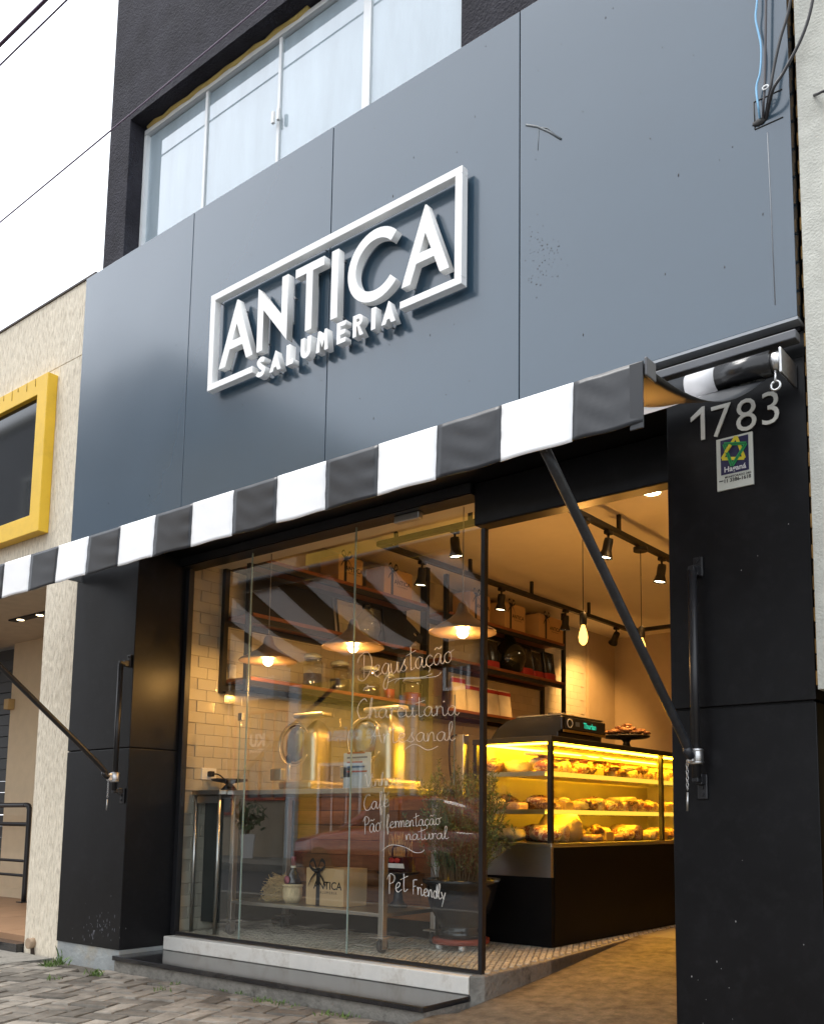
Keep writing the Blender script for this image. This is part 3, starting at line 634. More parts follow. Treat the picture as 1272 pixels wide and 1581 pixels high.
# ================================================================== across the street (seen mirrored in the glass)
OY = -11.0
struct('far_sidewalk', MB().box(-60, 60, -11.2, -8.6, -.33, .0), M_CONC, 'concrete sidewalk across the street')
M_OCH = mat('ochre_wall_paint', (.78, .45, .05), .8, var=.12, vscale=1.5); M_KUW = mat('beige_tile_wall', (.42, .34, .24), .7, var=.1)
M_MAR = mat('maroon_paint', (.13, .025, .022), .6, var=.15); M_PCOL = mat('pale_blue_column', (.60, .66, .70), .7); M_SIGNW = mat('sign_white', (.8, .8, .78), .6, var=0)
M_DGL = mat('far_dark_glass', (.02, .022, .026), .06, spec=.8, var=0)
def far_building(label, x0, x1, h, m, wins=(), dy=0., extra=None):
    b = thing('far_building', label, 'building', ((x0+x1)/2, OY-1, 0), 'buildings across the street')
    MB().box(x0, x1, OY-6+dy, OY+dy, 0, h).build('wall', m, b); MB().box(x0-.05, x1+.05, OY-6+dy, OY+.12+dy, h+.001, h+.2).build('roof_edge', M_CONC, b)
    for (a, c, z0, z1, mm) in wins:
        o = mitre(a, c, z0, z1, .07, OY+.03+dy, OY+.06+dy); o = MB().add([(p[0], p[1], p[2]) for p in o.v], o.f).build('window', mm, b)
        MB().box(a+.07, c-.07, OY+.002+dy, OY+.02+dy, z0+.07, z1-.07).build('pane', M_DGL, o)
        for k in (1, 2): xx = a+(c-a)*k/3; MB().box(xx-.02, xx+.02, OY+.021+dy, OY+.05+dy, z0+.07, z1-.07).build('glazing_bar', mm, o)
    return b
M_REDW = mat('red_window_paint', (.36, .07, .04), .6)
kb = far_building('beige shop with red gridded window and KU sign, across the street', -15.5, -11.02, 10.6, M_KUW, [(-12.55, -11.08, 1.35, 3.55, M_REDW), (-14.8, -13.0, 1.0, 3.4, M_REDW)])
OPP = lambda o: (o, (-1, 0, 0), (0, 0, 1), (0, 1, 0))
put('lettering', textmesh('KU', .42, .03, .012), M_SIGNW, kb, OPP((-12.1, OY+.10, 2.68))); put('lettering', textmesh('ORIENTAL', .13, .02), M_SIGNW, kb, OPP((-12.1, OY+.10, 2.52)))
MB().box(-12.6, -11.1, OY+.0, OY+.5, 3.75, 4.3).build('shutter_box', mat('pale_metal_shutter', (.5, .52, .52), .5), kb)
o = MB().box(-11.015, -10.68, OY-.4, OY+.1, 0, 6.2).build('column', M_PCOL); tag(o, 'pale blue column between the far shops', 'column')
ob = far_building('ochre yellow shop with white lettering, across the street', -10.675, -6.62, 8.4, M_OCH, [(-10.0, -8.6, .3, 2.2, M_SIGNW)])
put('lettering', textmesh('e coisas', .46, .03, .012), M_SIGNW, ob, OPP((-8.95, OY+.10, 2.7)))
for x in (-7.5, -7.15): MB().box(x, x+.12, OY+.001, OY+.08, 0, 3.6).build('door_post', M_SIGNW, ob)
far_building('dark maroon narrow house, across the street', -6.6, -5.3, 6.4, M_MAR, [(-6.3, -5.6, 3.6, 5.0, M_SIGNW)])
far_building('pale two storey house, rightmost across the street', -5.28, 2.5, 7.2, mat('far_pale_wall', (.45, .44, .42), .8), [(-4.6, -3.2, 4.4, 5.8, M_SIGNW), (-2.2, -.8, 4.4, 5.8, M_SIGNW), (.2, 1.6, 4.4, 5.8, M_SIGNW), (-4.4, -1.2, .1, 2.6, M_DGL)])
far_building('tall grey four storey block, farthest along across the street', -34, -15.55, 13.5, mat('far_grey_wall', (.22, .22, .24), .8), [(-31+4*i, -29+4*i, z, z+1.4, M_SIGNW) for i in range(4) for z in (1.5, 4.4, 7.2, 10.2)])
pt = thing('planter', 'white planter with a small shrub on the far sidewalk', 'planter', (-11.6, -10.3, 0))
MB().lathe([(.17, 0), (.24, .55), (.22, .55), (.2, .5)], (-11.6, -10.3, .0), 4, smooth=False).build('pot', M_SIGNW, pt)
lf = MB(); rr = random.Random(2)
for i in range(160):
    c = Vector((-11.6+rr.gauss(0, .16), -10.3+rr.gauss(0, .16), .95+rr.gauss(0, .2))); a = Vector((rr.gauss(0, .06), rr.gauss(0, .06), rr.gauss(0, .06))); b_ = Vector((rr.gauss(0, .03), rr.gauss(0, .03), rr.gauss(0, .03)))
    lf.add([c-a, c+b_, c+a, c-b_], [(0, 1, 2, 3)])
lf.build('foliage', mat('far_leaf', (.06, .10, .03), .7, perisl=.4), pt, fixn=False); MB().tube([(-11.6, -10.3, .5), (-11.6, -10.3, .95)], .02, 6).build('stem', M_WOOD, pt)
# parked maroon car
cr = thing('parked_car', 'dark red hatchback parked across the street', 'car', (-4.2, -7.6, -.15))
def loft(secs, name, m, par):
    n = len(secs[0]); mb = MB(); vs = [p for s in secs for p in s]; fs = []
    for i in range(len(secs)-1):
        for j in range(n): fs.append((i*n+j, i*n+(j+1) % n, (i+1)*n+(j+1) % n, (i+1)*n+j))
    mb.add(vs, fs, True); mb.add(secs[0], [tuple(range(n))]); mb.add(secs[-1], [tuple(range(n))]); return mb.build(name, m, par)
def rsec(x, yc, hw, z0, z1, n=20, p=.45):
    return [(x, yc+hw*math.copysign(abs(math.cos(t))**p, math.cos(t)), (z0+z1)/2+(z1-z0)/2*math.copysign(abs(math.sin(t))**p, math.sin(t))) for t in [2*math.pi*i/n for i in range(n)]]
XC, YC, G = -4.2, -7.6, -.15
M_CAR = mat('dark_red_car_paint', (.28, .015, .02), .18, coat=1, var=0)
loft([rsec(XC+x, YC, h, G+a, G+b) for x, h, a, b in ((-2.05, .6, .35, .62), (-1.95, .78, .27, .78), (-1.3, .84, .22, .9), (-.6, .85, .2, .96), (.6, .85, .2, .97), (1.5, .84, .22, .97), (1.95, .78, .27, .92), (2.02, .66, .36, .8))], 'body', M_CAR, cr)
loft([rsec(XC+x, YC, h, G+.9, G+b, p=.6) for x, h, b in ((-1.05, .66, .93), (-.4, .66, 1.36), (.1, .66, 1.47), (1.0, .66, 1.47), (1.6, .64, 1.32), (1.92, .62, .95))], 'cabin', M_CAR, cr)
for sgn in (-1, 1):
    for a, c, d_, e in ((-.55, .3, -.25, .3), (.38, 1.35, .38, 1.2)):
        y = YC+sgn*.672; MB().prism([(XC+a, G+.98), (XC+c, G+.98), (XC+e, G+1.38), (XC+d_, G+1.38)], y-.006, y+.006, 'y').build('side_window', M_DGL, cr)
    for x in (-1.3, 1.3):
        y = YC+sgn*.8; wh = MB().lathe([(.2, -.09), (.29, -.09), (.31, -.05), (.31, .05), (.29, .09), (.2, .09)], (XC+x, y, G+.31), 20, 'y').build('wheel', mat('tyre', (.012, .012, .012), .85, var=0), cr)
        MB().lathe([(.0, 0), (.06, .02), (.19, .0), (.2, -.02)], (XC+x, y+sgn*.07, G+.31), 16, 'y').build('rim', M_ZINC, wh)
    MB().blob((XC-1.93, YC+sgn*.56, G+.66), (.1, .15, .08)).build('headlight', M_ALU, cr); MB().blob((XC+1.95, YC+sgn*.6, G+.78), (.08, .12, .12)).build('tail_light', mat('tail_red', (.4, .01, .01), .2), cr)
# weeds at the foot of the step
gr = MB(); rr = random.Random(11); gm = mat('weed_green', (.10, .17, .035), .7, perisl=.35)
for (u, v, n, h) in ((92, 1489, 40, .07), (78, 1492, 40, .05), (100, 1480, 14, .11), (150, 1506, 45, .045), (85, 1512, 16, .03), (268, 1521, 12, .03), (248, 1530, 16, .03), (375, 1535, 14, .022), (402, 1547, 26, .03), (430, 1552, 26, .03), (345, 1530, 12, .02), (506, 1569, 24, .03), (534, 1571, 24, .03), (456, 1556, 10, .02)):
    p = aZ(.004, u, v)
    for i in range(n):
        b = p+Vector((rr.gauss(0, .03), rr.gauss(0, .022), 0)); d_ = Vector((rr.gauss(0, .35), rr.gauss(0, .35), 1)).normalized()*h*rr.uniform(.5, 1.2); s_2 = Vector((-d_.y, d_.x, 0)).normalized()*.0035 if abs(d_.x)+abs(d_.y) > 1e-5 else Vector((.003, 0, 0))
        gr.add([b-s_2, b+s_2, b+d_*.6+s_2*.8+Vector((d_.x*.2, d_.y*.2, 0)), b+d_+Vector((d_.x*.5, d_.y*.5, -.1*h))], [(0, 1, 2, 3)])
o = gr.build('weeds', gm, fixn=False); tag(o, 'tufts of green weeds sprouting in the paver joints', 'weeds', kind='stuff')
# ================================================================== interior shell
XW, FZ0, CZ, YB = .74, .194, 3.05, 6.30
M_GROUT = mat('grout', (.50, .46, .39), .9, var=.1)
M_TILE = mat('glossy_white_tile', (.58, .54, .45), .08, spec=.6, var=.03, perobj=.05)
M_TILEI = mat('glossy_white_tile_far', (.58, .54, .45), .08, spec=.6, var=.03, perisl=.05)
M_PLAST = mat('taupe_plaster', (.46, .38, .28), .75, var=.12, vscale=2.5)
M_CEIL = mat('ceiling_paint', (.82, .76, .64), .8, var=.03)
tw = struct('tiled_wall', MB().box(.60, XW-.006, .47, 5.70, -.05, 3.3), M_GROUT, 'white glazed tile wall on the left inside the shop')
tb_ = MB().box(0, .0095, -.0742, .0742, -.0374, .0374, .003); tme = tb_.mesh('tile', M_TILE); tfar = MB(); cnt = 0; cand = []
for r in range(35):
    for c in range(36):
        y = .55+c*.15+(.075 if r % 2 else 0); z = FZ0+.045+r*.0760
        if y > 5.6 or y < .54: continue
        cand.append((y, z))
cand.sort(key=lambda p: p[0]*1.0+abs(p[1]-1.9)*.5)
for i, (y, z) in enumerate(cand):
    rr = random.Random(i); e = (0, rr.uniform(-.025, .025), rr.uniform(-.02, .02))
    if i < 300:
        o = link('tile', tme, tw, (XW-.0065, y, z)); o.rotation_euler = e
    else:
        Mx = Matrix.Translation((XW-.0065, y, z)) @ Matrix.Rotation(e[2], 4, 'Z') @ Matrix.Rotation(e[1], 4, 'Y'); n = len(tfar.v)
        bb = MB().box(0, .0095, -.0742, .0742, -.0374, .0374); tfar.v += [tuple(Mx @ Vector(q)) for q in bb.v]; tfar.f += [tuple(a+n for a in q) for q in bb.f]; tfar.sm += [False]*6
o = tfar.build('tile_field', M_TILEI, tw, fixn=False); o['kind'] = 'stuff'
struct('plaster_wall', MB().box(.60, XW+.03, 5.702, 6.4, -.05, 3.3), M_PLAST, 'taupe plaster wall past the tiles')
struct('back_wall', MB().box(.6, 4.9, YB, 6.5, -.05, 3.3), M_PLAST, 'taupe plaster back wall of the shop')
struct('right_wall', MB().box(4.76, 4.9, .51, 6.29, -.05, 3.3), M_PLAST, 'plaster wall on the right inside the shop')
struct('ceiling', MB().box(.6, 4.9, .76, 6.4, CZ, 3.3), M_CEIL, 'warm lit ceiling of the shop')
struct('ceiling_bulkhead', MB().box(.742, 4.75, .505, .758, 2.665, CZ+.1), M_CEIL, 'dropped ceiling band behind the storefront glass')
struct('upper_floor_slab', MB().box(.05, 4.95, .62, 8, 3.31, 4.6), M_DSTUC, 'floor slab above the shop')
fl = struct('shop_floor', MB().prism([(.60, .46), (2.9, .46), (3.2, .43), (3.233, 1.07), (3.14, 2.01), (3.11, 2.335), (4.76, 2.335), (4.76, 6.3), (.6, 6.3)], .10, .1865, 'z'), mat('floor_grout', (.22, .20, .165), .9), 'mosaic tiled shop floor')
# small hexagon mosaic
hx = MB(); s6 = .0165; dx_, dy_ = .040, .0345; i = 0
edge = lambda y: 3.262-.03*max(0, min(1, (.36-y)/.1)) if y < .36 else (3.272-(y-.36)*.055 if y < 1.07 else 3.233-(y-1.07)*.099 if y < 2.01 else 3.14-(y-2.01)*.0895)
y = .475
row = 0
while y < 3.6:
    x = .76+(dx_/2 if row % 2 else 0)
    while x < 3.26:
        if x < edge(y)-.024 and y > .30:
            h = FZ0+R_.uniform(-.0007, .0007)
            pts = [(x+s6*math.cos(math.pi/6+k*math.pi/3), y+s6*math.sin(math.pi/6+k*math.pi/3)) for k in range(6)]
            n = len(hx.v); hx.v += [(p[0], p[1], h) for p in pts]+[(p[0], p[1], .186) for p in pts]; hx.f.append(tuple(range(n, n+6))); hx.sm.append(False)
            for k in range(6): hx.f.append((n+k, n+6+k, n+6+(k+1) % 6, n+(k+1) % 6)); hx.sm.append(False)
        x += dx_
    y += dy_; row += 1
dt = MB(); y = .475; row = 0
while y < 3.6:
    x = .78+(dx_/2 if (row//2) % 2 else 0)
    while x < 3.24:
        if row % 2 == 0 and x < edge(y)-.02 and y > .47: dt.add([(x-.0075, y, FZ0+.0015), (x, y-.0075, FZ0+.0015), (x+.0075, y, FZ0+.0015), (x, y+.0075, FZ0+.0015)], [(0, 1, 2, 3)])
        x += dx_
    y += dy_; row += 1
o = dt.build('mosaic_dots', mat('black_mosaic', (.015, .015, .015), .4), fl, fixn=False); o['kind'] = 'stuff'
o = hx.build('mosaic_tiles', mat('cream_mosaic', (.56, .52, .43), .45, perisl=.15, dirt=(.22, .19, .15), dscale=3, damt=.5), fl, fixn=False); o['kind'] = 'stuff'
# ================================================================== storefront glass
GY = .44
sf = thing('storefront_window', 'frameless storefront glazing with white handwriting and black bottom rail', 'window', (2, GY, .19))
M_GLS = glass('storefront_glass', (.97, .985, .975), 2.3)
M_EDGE = mat('polished_glass_edge', (.30, .40, .36), .15, spec=.8, var=0)
xg = [.782, (aY(GY, 391, 851).x+aY(GY, 369, 1445).x)/2, (aY(GY, 551, 812).x+aY(GY, 535, 1470).x)/2, 3.222]
for a_, b_ in zip(xg[:-1], xg[1:]): MB().box(a_+.003, b_-.003, GY-.004, GY+.004, .205, 2.66).build('pane', M_GLS, sf)
for x in xg[1:-1]: MB().box(x-.0026, x+.0026, GY-.0045, GY+.0045, .205, 2.66).build('pane_joint', M_EDGE, sf)
MB().box(.78, 3.242, GY-.012, GY+.012, .1885, .2045).build('bottom_rail', M_BLKM, sf)
MB().box(3.2225, 3.246, GY-.016, GY+.016, .205, 2.424).build('end_frame', M_BLKM, sf)
MB().box(.742, .781, GY-.02, GY+.02, .1885, 2.60).build('side_frame', M_BLKM, sf)
MB().box(2.62, 2.80, GY-.02, GY+.02, 2.565, 2.604, .004).build('glass_clamp', M_STEEL, sf)
# handwriting in white marker on the glass
GL = {
'a': ([[(.8, .85), (.45, 1), (.1, .7), (.05, .3), (.3, 0), (.6, .2), (.8, .85), (.8, .2), (1, 0), (1.2, .25)]], 1.15),
'e': ([[(0, .4), (.5, .55), (.65, .85), (.4, 1), (.1, .7), (.1, .25), (.4, 0), (.9, .25)]], .9),
'g': ([[(.8, .85), (.45, 1), (.1, .65), (.1, .3), (.35, .05), (.65, .3), (.8, .9), (.75, -.4), (.5, -1.3), (.2, -1), (.4, -.4), (1.1, .25)]], 1.05),
'u': ([[(0, .9), (.05, .2), (.3, 0), (.6, .3), (.7, .95), (.72, .2), (.9, 0), (1.1, .25)]], 1.05),
's': ([[(0, .1), (.5, 1.05), (.42, .65), (.68, .25), (.4, 0), (.1, .1)]], .85),
't': ([[(.3, 2), (.3, .2), (.5, 0), (.8, .2)], [(-.2, 1.3), (.85, 1.65)]], .8),
'c': ([[(.75, .8), (.45, 1), (.1, .7), (.1, .25), (.4, 0), (.9, .25)]], .9),
'ç': ([[(.75, .8), (.45, 1), (.1, .7), (.1, .25), (.4, 0), (.9, .25)], [(.4, 0), (.52, -.25), (.33, -.5)]], .9),
'ã': ([[(.8, .85), (.45, 1), (.1, .7), (.05, .3), (.3, 0), (.6, .2), (.8, .85), (.8, .2), (1, 0), (1.2, .25)], [(.1, 1.35), (.35, 1.55), (.6, 1.38), (.9, 1.6)]], 1.15),
'o': ([[(.5, 1), (.1, .75), (.1, .25), (.45, 0), (.8, .3), (.75, .8), (.5, 1), (.7, .9), (1.15, 1.1)]], 1.0),
'h': ([[(0, 0), (.2, 1.8), (.35, 2.1), (.3, 1.5), (.1, 0), (.35, .85), (.6, .95), (.7, .6), (.7, .1), (1, .15)]], 1.0),
'r': ([[(0, .8), (.15, 1), (.15, 0), (.25, .7), (.5, 1), (.7, .85)]], .75),
'i': ([[(0, .9), (.05, .15), (.25, 0), (.5, .25)], [(.08, 1.4), (.14, 1.5), (.2, 1.4)]], .5),
'l': ([[(0, .2), (.4, 1.6), (.3, 2.1), (.1, 1.6), (.15, .3), (.4, 0), (.7, .25)]], .65),
'n': ([[(0, .9), (.05, 0), (.2, .75), (.45, 1), (.6, .7), (.62, .1), (.85, .1)]], .9),
'm': ([[(0, .9), (.05, 0), (.2, .8), (.4, 1), (.5, .7), (.5, 0), (.65, .8), (.85, 1), (.98, .7), (1, .1), (1.2, .1)]], 1.25),
'f': ([[(0, .1), (.5, 1.7), (.4, 2.1), (.2, 1.7), (.25, -.6), (.35, -.9), (.45, -.4), (.3, .1), (.8, .2)]], .75),
'é': ([[(0, .4), (.5, .55), (.65, .85), (.4, 1), (.1, .7), (.1, .25), (.4, 0), (.9, .25)], [(.4, 1.3), (.85, 1.9)]], .9),
'd': ([[(.65, .7), (.3, .95), (.05, .5), (.25, 0), (.6, .25), (.7, 1.9), (.72, 0)]], .9),
'y': ([[(0, .95), (.35, .1)], [(.75, .95), (.1, -.95)]], .85),
'D': ([[(.45, 2.1), (.45, .1)], [(-.3, 1.5), (0, 2.05), (.8, 2.3), (1.3, 1.5), (1.1, .5), (.4, -.15), (-.15, 0), (-.2, .35)]], 1.5),
'C': ([[(.95, 1.75), (.7, 2.05), (.2, 1.6), (0, .8), (.3, .05), (.8, .05), (1.1, .4)]], 1.15),
'A': ([[(0, 0), (.4, 1.2), (.65, 2), (.85, 1), (1.1, 0)], [(.15, .75), (1, .85)]], 1.2),
'V': ([[(-.1, 1.7), (.1, 1.9), (.45, 0), (1.1, 2)]], 1.0),
'P': ([[(.2, -.1), (.2, 1), (.25, 2)], [(-.15, 1.5), (.3, 2.15), (.9, 1.8), (.8, 1.15), (.25, .95)]], 1.05),
'F': ([[(.1, -.05), (.15, 1.6), (.25, 1.9), (.85, 2)], [(.1, .95), (.6, 1.1)]], .85), ' ': ([], .6)}
M_MARK = mat('white_marker', (.95, .94, .90), .8, var=0)
def word(s, u0, v0, u1, v1, xh, asc=1., thick=.0021, k=5):
    W_ = sum(GL[c][1] for c in s); x = 0; mb = MB(); rr = random.Random(s)
    for c in s:
        st_, ad = GL[c]
        for pl_ in st_:
            P = []
            for (a, b) in pl_:
                f = (x+a)/W_; up = b if b <= 1 else 1+(b-1)*asc
                P.append(aY(GY-.0065, u0+(u1-u0)*f, v0+(v1-v0)*f-xh*up))
            P = catmull(P, k) if len(P) > 2 else P
            mb.tube(P, thick*.72, 5, smooth=True)
        x += ad
    return mb.build('handwriting', M_MARK, sf)
word('Degustação', 556, 1049, 699, 1022, 17.5)
word('Charcutaria', 552, 1110, 708, 1104, 15)
word('Artesanal', 572, 1148, 702, 1143, 14)
word('Vinhos', 564, 1215, 616, 1212, 10, 1.0, .0016)
word('Café', 562, 1252, 601, 1245, 12, 1.0, .0019)
word('Pão', 562, 1287, 588, 1283, 13.5, .8, .0019)
word('fermentação', 596, 1279, 680, 1273, 10, 1.0, .0018)
word('natural', 627, 1297, 692, 1295, 9, 1.1, .0018)
word('Pet', 599, 1379, 629, 1376, 15, .85, .0023, 3); word('Friendly', 637, 1380, 688, 1390, 12, .9, .0023, 3)
fl_ = MB()
for L in ([(598, 1054), (612, 1048), (632, 1047), (654, 1045), (667, 1040)], [(609, 1055), (617, 1048), (640, 1046)], [(622, 1052), (628, 1048), (650, 1047), (674, 1044), (681, 1037)], [(561, 1067), (565, 1061), (578, 1060)], [(568, 1057), (567, 1064)],
          [(622, 1159), (640, 1149), (660, 1158), (676, 1152)], [(590, 1313), (604, 1304.5), (625, 1308), (640, 1316), (650, 1316), (655, 1312)]):
    P = [aY(GY-.0065, *q) for q in L]; fl_.tube(catmull(P, 5) if len(P) > 2 else P, .0015, 5)
fl_.build('handwriting_flourish', M_MARK, sf)
# ================================================================== lamps
WARM = (1., .55, .18)
def lamp(kind, loc, power, parent, size=.03, col=WARM, ang=70, aim=None, blend=.6):
    l = bpy.data.lights.new('lamp_light', kind); l.energy = power; l.color = col; l.shadow_soft_size = size
    if kind == 'SPOT': l.spot_size = math.radians(ang); l.spot_blend = blend
    o = bpy.data.objects.new('lamp_light', l); COL.objects.link(o); o.parent = parent; p = WL[parent]; o.location = (loc[0]-p[0], loc[1]-p[1], loc[2]-p[2])
    if aim is not None: o.rotation_euler = (Vector(aim)).to_track_quat('-Z', 'Y').to_euler()
    return o
M_BULB = emis('glowing_bulb', (1., .66, .26), 14); M_SPOTE = emis('spot_lamp_face', (1., .80, .48), 16)
M_TRK = mat('black_track', (.01, .01, .011), .5, var=.1)
TZ = CZ-.135
tk = thing('lighting_track', 'black rectangular lighting track hung below the warm ceiling', 'lighting track', (2.2, 3.4, TZ))
tx0, tx1, ty0, ty1 = 1.48, 3.0, 1.53, 5.40
for a in ((tx0-.02, tx1+.02, ty0-.02, ty0+.02), (tx0-.02, tx1+.02, ty1-.02, ty1+.02), (tx0-.02, tx0+.02, ty0+.021, ty1-.021), (tx1-.02, tx1+.02, ty0+.021, ty1-.021)): MB().box(*a, TZ-.018, TZ+.018).build('track_rail', M_TRK, tk)
for x, y in ((tx0, 1.7), (tx0, 2.6), (tx0, 3.5), (tx0, 4.5), (tx1, 2.31), (tx1, 3.4), (2.05, ty1), (2.3, ty0)):
    MB().box(x-.012, x+.012, y-.012, y+.012, TZ+.019, CZ-.002).build('hanger', M_TRK, tk)
def spot(label, x, y, aim, pw):
    zt = TZ-.02; s = thing('track_spotlight', label, 'spotlight', (x, y, zt-.2), 'black spotlights on the ceiling track')
    MB().box(x-.02, x+.02, y-.03, y+.03, zt-.025, zt-.001, .003).build('adapter', M_TRK, s); MB().tube([(x, y, zt-.025), (x, y, zt-.07)], .008, 8).build('stem', M_TRK, s)
    d_ = Vector(aim).normalized(); q = d_.to_track_quat('-Z', 'Y').to_matrix().to_4x4(); Mx = Matrix.Translation((x, y, zt-.075)) @ q
    MB().lathe([(.03, .02), (.033, .0), (.033, -.06), (.046, -.10), (.05, -.115), (.046, -.115), (.042, -.105)], (0, 0, 0), 18).xf(Mx).build('housing', M_TRK, s)
    MB().lathe([(.0, -.106), (.041, -.106)], (0, 0, 0), 18).xf(Mx).build('lamp_face', M_SPOTE, s)
    lamp('SPOT', Vector((x, y, zt-.075))+d_*.13, pw*1.55, s, .03, (1, .50, .135), 85, d_, .8)
spot('black track spotlight nearest the glass on the cross rail', 2.17, ty0, (.05, .1, -1), 26)
spot('black spotlight on the left rail above the first kraft boxes', tx0, 2.0, (-.12, 0, -1), 22)
spot('black spotlight on the left rail above the middle kraft boxes', tx0, 3.04, (-.1, 0, -1), 22)
spot('black spotlight on the left rail at the end of the shelves', tx0, 4.07, (-.1, .05, -1), 22)
spot('black spotlight in the far left corner lighting the plaster', tx0, 5.05, (-.75, .55, -.75), 40)
spot('black spotlight on the right rail before the support arm', tx1, 2.16, (-.2, -.05, -1), 24)
spot('black spotlight on the right rail close to the right pillar', tx1, 2.97, (-.15, -.05, -1), 24)
def bulb_pendant(label, y, zb, shape):
    x = tx1; s = thing('bulb_pendant', label, 'pendant bulb', (x, y, zb), 'bare filament bulbs hanging from the track')
    MB().lathe([(.05, -.018), (.052, -.015), (.052, .012), (.045, .015)], (x, y, TZ-.036), 18).build('canopy', M_TRK, s); MB().tube([(x, y, TZ-.05), (x, y, zb+.17)], .003, 6).build('cord', M_TRK, s)
    MB().lathe([(.012, .18), (.024, .165), (.024, .10), (.02, .095)], (x, y, zb), 16).build('socket', M_TRK, s)
    prof = [(.012, .095), (.018, .08), (.030, .045), (.036, .015), (.030, -.015), (.014, -.034), (.0, -.038)] if shape else [(.012, .095), (.016, .08), (.028, .055), (.034, .03), (.028, .004), (.014, -.006), (.0, -.008)]
    MB().lathe([(r_*.85, h_) for r_, h_ in prof], (x, y, zb), 18).build('bulb', emis('amber_bulb_glow', (1., .52, .10), 2.2), s)
    fil = MB().tube([(x-.008, y, zb+.085), (x-.012, y, zb+.0), (x, y, zb+.055), (x+.012, y, zb+.0), (x+.008, y, zb+.085)], .0035, 6); fil.tube([(x, y-.008, zb+.08), (x, y-.012, zb+.0), (x, y+.012, zb+.01), (x, y+.008, zb+.08)], .0035, 6)
    fil.build('filament', emis('filament', (1., .60, .16), 45), s)
    lamp('POINT', (x, y, zb-.06 if shape else zb-.03), 10, s, .03, (1, .46, .10))
bulb_pendant('long bare filament bulb hanging left of the awning arm', 1.82, 2.09, True); bulb_pendant('small bare globe bulb hanging right of the awning arm', 2.63, 2.135, False)
def cone_pendant(label, u, v):
    p = aY(.66, u, v); x, y, z = p.x, p.y, p.z
    s = thing('cone_pendant', label, 'pendant lamp', (x, y, z), 'copper cone pendants behind the glass')
    MB().tube([(x, y, z+.16), (x, y, 2.664)], .003, 6).build('cord', mat('pale_cord', (.3, .27, .22), .6), s)
    M_SH = mat('copper_grey_shade', (.28, .19, .12), .35, metal=.55, var=.15, vscale=14)
    MB().lathe([(.188, 0), (.182, .010), (.126, .042), (.072, .076), (.04, .108), (.028, .15), (.018, .17), (.0, .172), (.0, .168), (.014, .166), (.024, .148), (.036, .105), (.069, .072), (.123, .038), (.179, .006), (.186, -.003)], (x, y, z+.005), 36).build('shade', M_SH, s)
    MB().blob((x, y, z+.012), (.035, .035, .04), 14, 10).build('bulb', M_BULB, s)
    lamp('POINT', (x, y, z-.055), 8, s, .035, (1, .52, .15))
cone_pendant('leftmost cone pendant lamp by the shelf end', 414, 1022); cone_pendant('middle cone pendant lamp behind the pane joint', 545, 1001); cone_pendant('rightmost cone pendant lamp beside the black glass frame', 714, 978)
dlt = thing('ceiling_downlight', 'round recessed downlight in the ceiling near the door header', 'downlight', (3.45, 2.05, CZ)); pD = aZ(CZ, 1006, 761)
MB().lathe([(.0, -.004), (.045, -.004), (.055, -.001)], (pD.x, pD.y, CZ-.0005), 20).build('lens', M_SPOTE, dlt); lamp('SPOT', (pD.x, pD.y, CZ-.03), 38, dlt, .04, (1, .5, .14), 120, (0, 0, -1), .9)
# ================================================================== wall shelves and what stands on them
def shelf_unit(label, y0, y1):
    s = thing('wall_shelf', label, 'shelf', (.9, (y0+y1)/2, 1.79))
    for x in (.765, 1.022):
        for y in (y0, y1): MB().box(x-.018, x+.018, y-.018, y+.018, 1.79, CZ-.003).build('upright', M_TRK, s)
    for z in (1.86, 2.30, 2.70):
        MB().box(.748, 1.045, y0+.019, y1-.019, z, z+.026).build('shelf_board', M_WOOD, s, bev=.003)
        for x in (.765, 1.022): MB().box(x-.017, x+.017, y0+.019, y1-.019, z-.036, z-.0005).build('shelf_beam', M_TRK, s)
    for y in (y0, y1): MB().box(.784, 1.003, y-.016, y+.016, 1.80, 1.832).build('foot_bar', M_TRK, s)
shelf_unit('near black steel and red wood wall shelf behind the cone pendants', .735, 2.60); shelf_unit('far black steel and red wood wall shelf with pouches and jugs', 2.86, 4.77)
